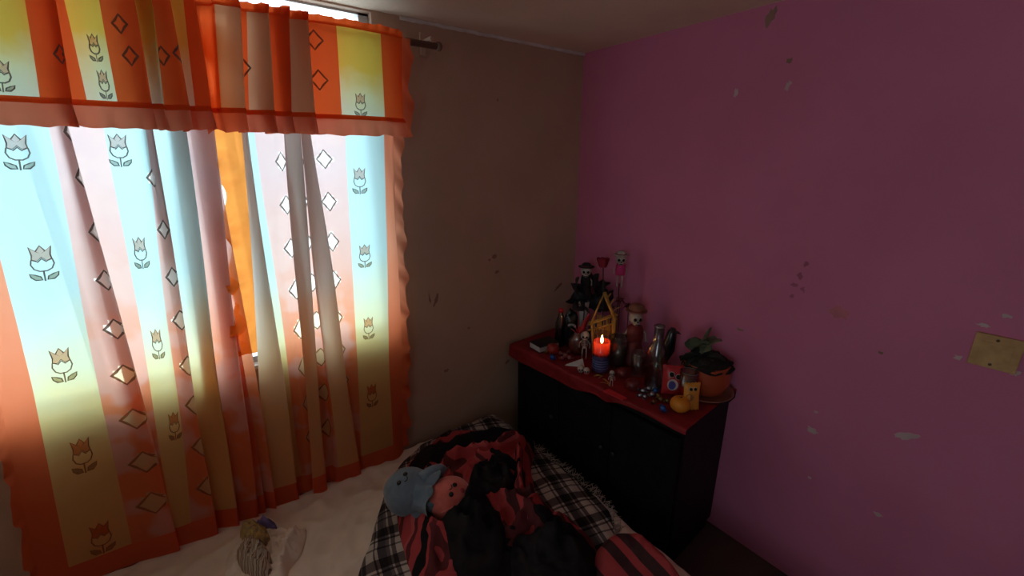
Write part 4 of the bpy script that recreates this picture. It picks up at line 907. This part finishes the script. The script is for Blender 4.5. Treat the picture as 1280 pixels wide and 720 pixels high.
MB().lathe([(r*0.9, 0), (r, 0.006), (r*1.02, hs*0.6), (r*0.98, hs), (nk*1.1, hs+0.03), (nk, hs+0.045), (nk, H), (nk*0.85, H), (nk*0.85, hs+0.04), (r*0.92, hs-0.002), (r*0.94, 0.014), (0.003, 0.012)], 28).build('body', 'clear_glass', gb)
MB().lathe([(nk+0.001, H-0.008), (nk+0.004, H-0.004), (nk+0.001, H)], 24, cap=False).build('lip', 'rim_glass', gb)
MB().lathe([(r*0.93, 0.010), (r*0.95, 0.018), (r*0.7, 0.020)], 26, cap=False).build('base_ring', 'rim_glass', gb)
# crow figurine
P = at(831, 468); H = hgt(P, 408); cr = thing('crow_figurine', 'glossy black crow figurine standing between glass bottle and potted plant', 'figurine', (P.x, P.y, CZ)); fx = Vector((0.6, -0.75, 0))
MB().lathe([(0.03, 0), (0.03, 0.01), (0.02, 0.016)], 16).build('base', 'black_matt', cr)
mb = MB(); pts = [fx*-0.035*1+Vector((0, 0, H*0.12)), fx*-0.02+Vector((0, 0, H*0.3)), Vector((0, 0, H*0.55)), fx*0.008+Vector((0, 0, H*0.74)), fx*0.012+Vector((0, 0, H*0.88)), fx*0.016+Vector((0, 0, H*0.97))]
mb.tube(pts, [0.008, 0.024, 0.034, 0.026, 0.022, 0.012], 14); mb.build('body', 'black_plastic', cr)
mb = MB(); mb.tube([fx*0.026+Vector((0, 0, H*0.90)), fx*0.04+Vector((0, 0, H*0.89)), fx*0.055+Vector((0, 0, H*0.86))], [0.010, 0.006, 0.001], 8); mb.build('beak', 'black_plastic', cr)
for k in (-1, 1):
    s_ = Vector((-fx.y, fx.x, 0))*k; mb = MB(); leaf_blade(mb, s_*0.026+Vector((0, 0, H*0.7)), s_*0.022-fx*0.03+Vector((0, 0, H*0.18)), 0.04, 0.004, 7, th_=0.004); mb.build('wing', 'black_plastic', cr)
    mb = MB(); mb.tube([s_*0.012+Vector((0, 0, 0.012)), s_*0.012+Vector((0, 0, H*0.36))], 0.004, 6); mb.build('leg', 'black_matt', cr)
# bottle with red cap and black pouch by the corner
P = at(700, 431); H = hgt(P, 386); r = px2m(P, 14)/2; bt = thing('soda_bottle', 'dark soda bottle with red cap behind the book', 'bottle', (P.x, P.y, CZ))
glass('smoke_glass', (0.25, 0.25, 0.27), 0.12, 0.08)
MB().lathe([(r*0.8, 0), (r, 0.006), (r, H*0.3), (r*0.92, H*0.38), (r, H*0.48), (r*0.95, H*0.62), (r*0.4, H*0.86), (r*0.38, H*0.93)], 22).build('body', 'smoke_glass', bt)
MB().lathe([(r*0.75, 0.004), (r*0.93, 0.008), (r*0.93, H*0.3), (r*0.85, H*0.38), (r*0.9, H*0.48), (r*0.86, H*0.55)], 22).build('drink', 'black_plastic', bt)
MB().lathe([(r*0.48, H*0.91), (r*0.48, H), (r*0.42, H*1.01)], 18).build('cap', 'red_bright', bt)
P = at(713, 434); H = hgt(P, 389); pc = thing('black_pouch', 'shiny black plastic pouch with curved white label behind the sweets', 'bag', (P.x, P.y, CZ), -0.75)
hw = px2m(P, 17)/2
MB().blob((0, 0, H*0.5), (hw, hw*0.55, H*0.5), 20, 0.3, 2.2, seed=3, shape=lambda q: 1+0.12*abs(q.x*q.z)).build('bag', 'black_plastic', pc)
mb = MB()
for k in range(9):
    a = 0.35+2.0*k/8; mb.box((0.0+hw*0.55*math.cos(a), -hw*0.62, H*0.60+hw*0.42*math.sin(a)), (hw*0.24, 0.004, hw*0.26), None)
mb.build('label', 'print_white', pc, False)
# cellophane sweet bag tied with a red bow
P = at(721, 443); H = hgt(P, 408); sb = thing('sweet_bag', 'cellophane bag of orange sweets tied with a red bow beside the black pouch', 'bag', (P.x, P.y, CZ), -0.75); hw = px2m(P, 20)/2
mat('bag_orange', (0.35, 0.07, 0.035), 0.5, (0.10, 0.03, 0.025), 50, 3)
MB().blob((0, 0, H*0.36), (hw, hw*0.7, H*0.38), 18, 0.25, 2.5, seed=5).build('sweets', 'bag_orange', sb)
MB().blob((0, 0, H*0.38), (hw*1.06, hw*0.76, H*0.41), 18, 0.25, 2.5, seed=5).build('cellophane', 'clear_bag', sb)
mb = MB()
for k in range(5): a = -0.9+1.8*k/4; leaf_blade(mb, (0, 0, H*0.66), (hw*1.1*math.sin(a), 0.006*(k % 2), H*0.66+H*0.42*math.cos(a)), 0.022, 0.004, 5)
mb.build('ruffled_top', 'pack_red', sb)
q = on(733, 394, 1, P.y); 
mb = MB(); leaf_blade(mb, (0.01, 0, H*0.66), (px2m(P, 13), 0.0, hgt(P, 391)), 0.026, 0.004, 6); mb.build('bow_tail', 'red_bright', sb)
mb = MB(); mb.blob((0, -0.004, H*0.68), (0.010, 0.008, 0.008), 10); mb.build('knot', 'red_bright', sb)
# snack packets: pillow bags with crimped ends and printed face
def packet(px, py, wpx, ytop, m, label, rz, lean, eyes, second):
    P = at(px, py); wd = px2m(P, wpx); H = hgt(P, ytop); t = thing('snack_packet', label, 'packet', (P.x, P.y, CZ), rz)
    X = Matrix.Rotation(lean, 4, 'X'); v = []; f = []; nx, nz = 10, 14; dep = wd*0.22
    def S(u, w2, s):
        e = (1-(2*u-1)**4)*math.sin(PI*w2)**0.5 if 0 < w2 < 1 else 0
        jag = 0.004*(1 if int(u*nx) % 2 else -1) if w2 in (0, 1) else 0
        return X @ Vector(((u-0.5)*wd*(1-0.06*math.sin(PI*w2)), s*(dep*e+0.0008), w2*H+jag*0.5+0.003))
    for s in (-1, 1):
        b = len(v)
        for j in range(nz+1):
            for i in range(nx+1): v.append(S(i/nx, j/nz, s))
        for j in range(nz):
            for i in range(nx): a = b+j*(nx+1)+i; f.append((a, a+1, a+nx+2, a+nx+1) if s < 0 else (a, a+nx+1, a+nx+2, a+1))
    body = obj('bag', v, f, m, t)
    def disc(u, w2, ru, mm, nm, lift=0.0015, rz_=1.0):
        pts = []; vv = []; n = 14
        for lay in (lift, 0.0): 
            for k in range(n): a = 2*PI*k/n; p_ = S(u+ru*math.cos(a), w2+ru*rz_*wd/H*math.sin(a), -1); vv.append(p_+X.to_3x3() @ Vector((0, -lift if lay else 0.001, 0)))
        obj(nm, vv, [tuple(range(n))]+[(k, n+k, n+(k+1) % n, (k+1) % n) for k in range(n)], mm, body, False)
    for (u, w2, ru) in eyes: disc(u, w2, ru, 'print_white', 'printed_eye'); disc(u, w2, ru*0.86, 'socket', 'printed_pupil', 0.003)
    for (u, w2, ru, mm, k) in second: disc(u, w2, ru, mm, 'printed_patch', 0.0012, k)
    return t
packet(840, 494, 27, 460, 'pack_red', 'red snack packet with printed dark eyes leaning by the orange pot', -0.85, -0.18, [(0.38, 0.72, 0.13), (0.68, 0.66, 0.13)], [(0.45, 0.38, 0.25, 'print_white', 1.1), (0.42, 0.36, 0.16, 'print_blue', 1.3)])
packet(863, 513, 21, 481, 'pack_yellow', 'yellow snack packet with printed dark eyes standing behind the mandarin', -0.6, -0.12, [(0.35, 0.80, 0.11), (0.62, 0.80, 0.11)], [(0.3, 0.5, 0.22, 'nut_brown', 1.0)])
packet(833, 488, 22, 470, 'candy_pink', 'small dull pink packet half hidden by the red packet', -1.1, -0.5, [], [(0.5, 0.5, 0.2, 'print_white', 0.5)])
tumbler(857, 502, 20, 464, 'red tinted cellophane-wrapped glass in front of the orange pot', 'red_glass', 'red_cello', ('pack_red', 0.5), 1.05)
# potted plant
P = at(878, 488); r = px2m(P, 29); H = hgt(P, 451); pt = thing('potted_plant', 'leafy green plant in a round orange clay pot on a saucer', 'plant', (P.x, P.y, CZ))
MB().lathe([(r*0.6, 0), (r*1.08, 0.004), (r*1.22, 0.016), (r*1.2, 0.019), (r*1.05, 0.008), (r*0.6, 0.007)], 36).build('saucer', 'saucer_clay', pt)
MB().lathe([(r*0.62, 0.008), (r*0.78, H*0.12), (r*0.98, H*0.42), (r*1.0, H*0.66), (r*0.92, H*0.9), (r*0.93, H), (r*0.86, H), (r*0.84, H*0.86), (0.01, H*0.84)], 40).build('pot', 'terracotta', pt)
MB().blob((0, 0, H*0.92), (r*0.95, r*0.95, H*0.28), 28, 0.35, 4, seed=2).build('soil', 'soil', pt)
def succ(p0, p1, wd, bend, m, tw=0.0): mb = MB(); leaf_blade(mb, p0, p1, wd, bend, 9, th_=0.007, twist=tw, rnd=0.45); o = mb.build('leaf', m, pt); sm_ = o.modifiers.new('soft', 'SUBSURF'); sm_.levels = 1; sm_.render_levels = 1
def pp(px, py, fwd=0.0):
    fc_ = Vector((-0.72, -0.69, 0)); d = ray(px, py); s_ = ((P+fc_*fwd)-CAM).dot(fc_)/d.dot(fc_); return CAM+d*s_-Vector((P.x, P.y, CZ))
c0 = pp(879, 447)
for ex, ey, wd, bd, fwd_ in [(888, 409, 16, .006, 0), (859, 424, 19, .014, .03), (902, 423, 16, .014, .02), (867, 420, 12, .012, -.03), (894, 419, 11, .012, -.03), (872, 433, 15, .01, .05), (889, 434, 15, .01, .05), (880, 424, 15, .008, .02)]:
    e = pp(ex, ey, fwd_); b_ = pp(879, 440, fwd_*0.4); succ(b_, e, px2m(P, wd), bd, 'leaf_green', (ex % 5)*0.25)
mat('leaf_black', (0.03, 0.035, 0.028), 0.6, (0.015, 0.017, 0.014), 30)
for ex, ey, wd, fwd_ in [(851, 447, 14, .02), (857, 455, 13, .06), (907, 449, 13, .02), (901, 457, 12, .06), (880, 458, 14, .08), (868, 459, 12, .075), (892, 459, 12, .075), (860, 440, 12, -.02), (899, 441, 12, -.02), (866, 436, 12, .05), (893, 438, 12, .05)]:
    e = pp(ex, ey, fwd_); succ(c0, e, px2m(P, wd), 0.012, 'leaf_black', (ex % 4)*0.3)
MB().tube([(0, 0, H*0.9), c0+Vector((0, 0, 0.03)), pp(880, 428)], [0.008, 0.007, 0.005], 8).build('stem', 'leaf_black', pt)
# loose straw scraps on the cloth before the candle
for k, (px, py) in enumerate([(752, 472), (757, 476), (747, 470), (760, 480), (755, 480)]):
    p = at(px, py); mb = MB(); leaf_blade(mb, (-0.02, 0, 0.003), (0.02, 0.004, 0.004), 0.010, 0.003, 5); o = mb.build('straw_scrap', 'straw', None, True, (p.x, p.y, CZ)); o.rotation_euler = (0, 0, k*1.3)
    tag(o, 'curled scrap of straw on the red cloth in front of the candle', 'straw scrap', 'straw scraps in front of the candle')
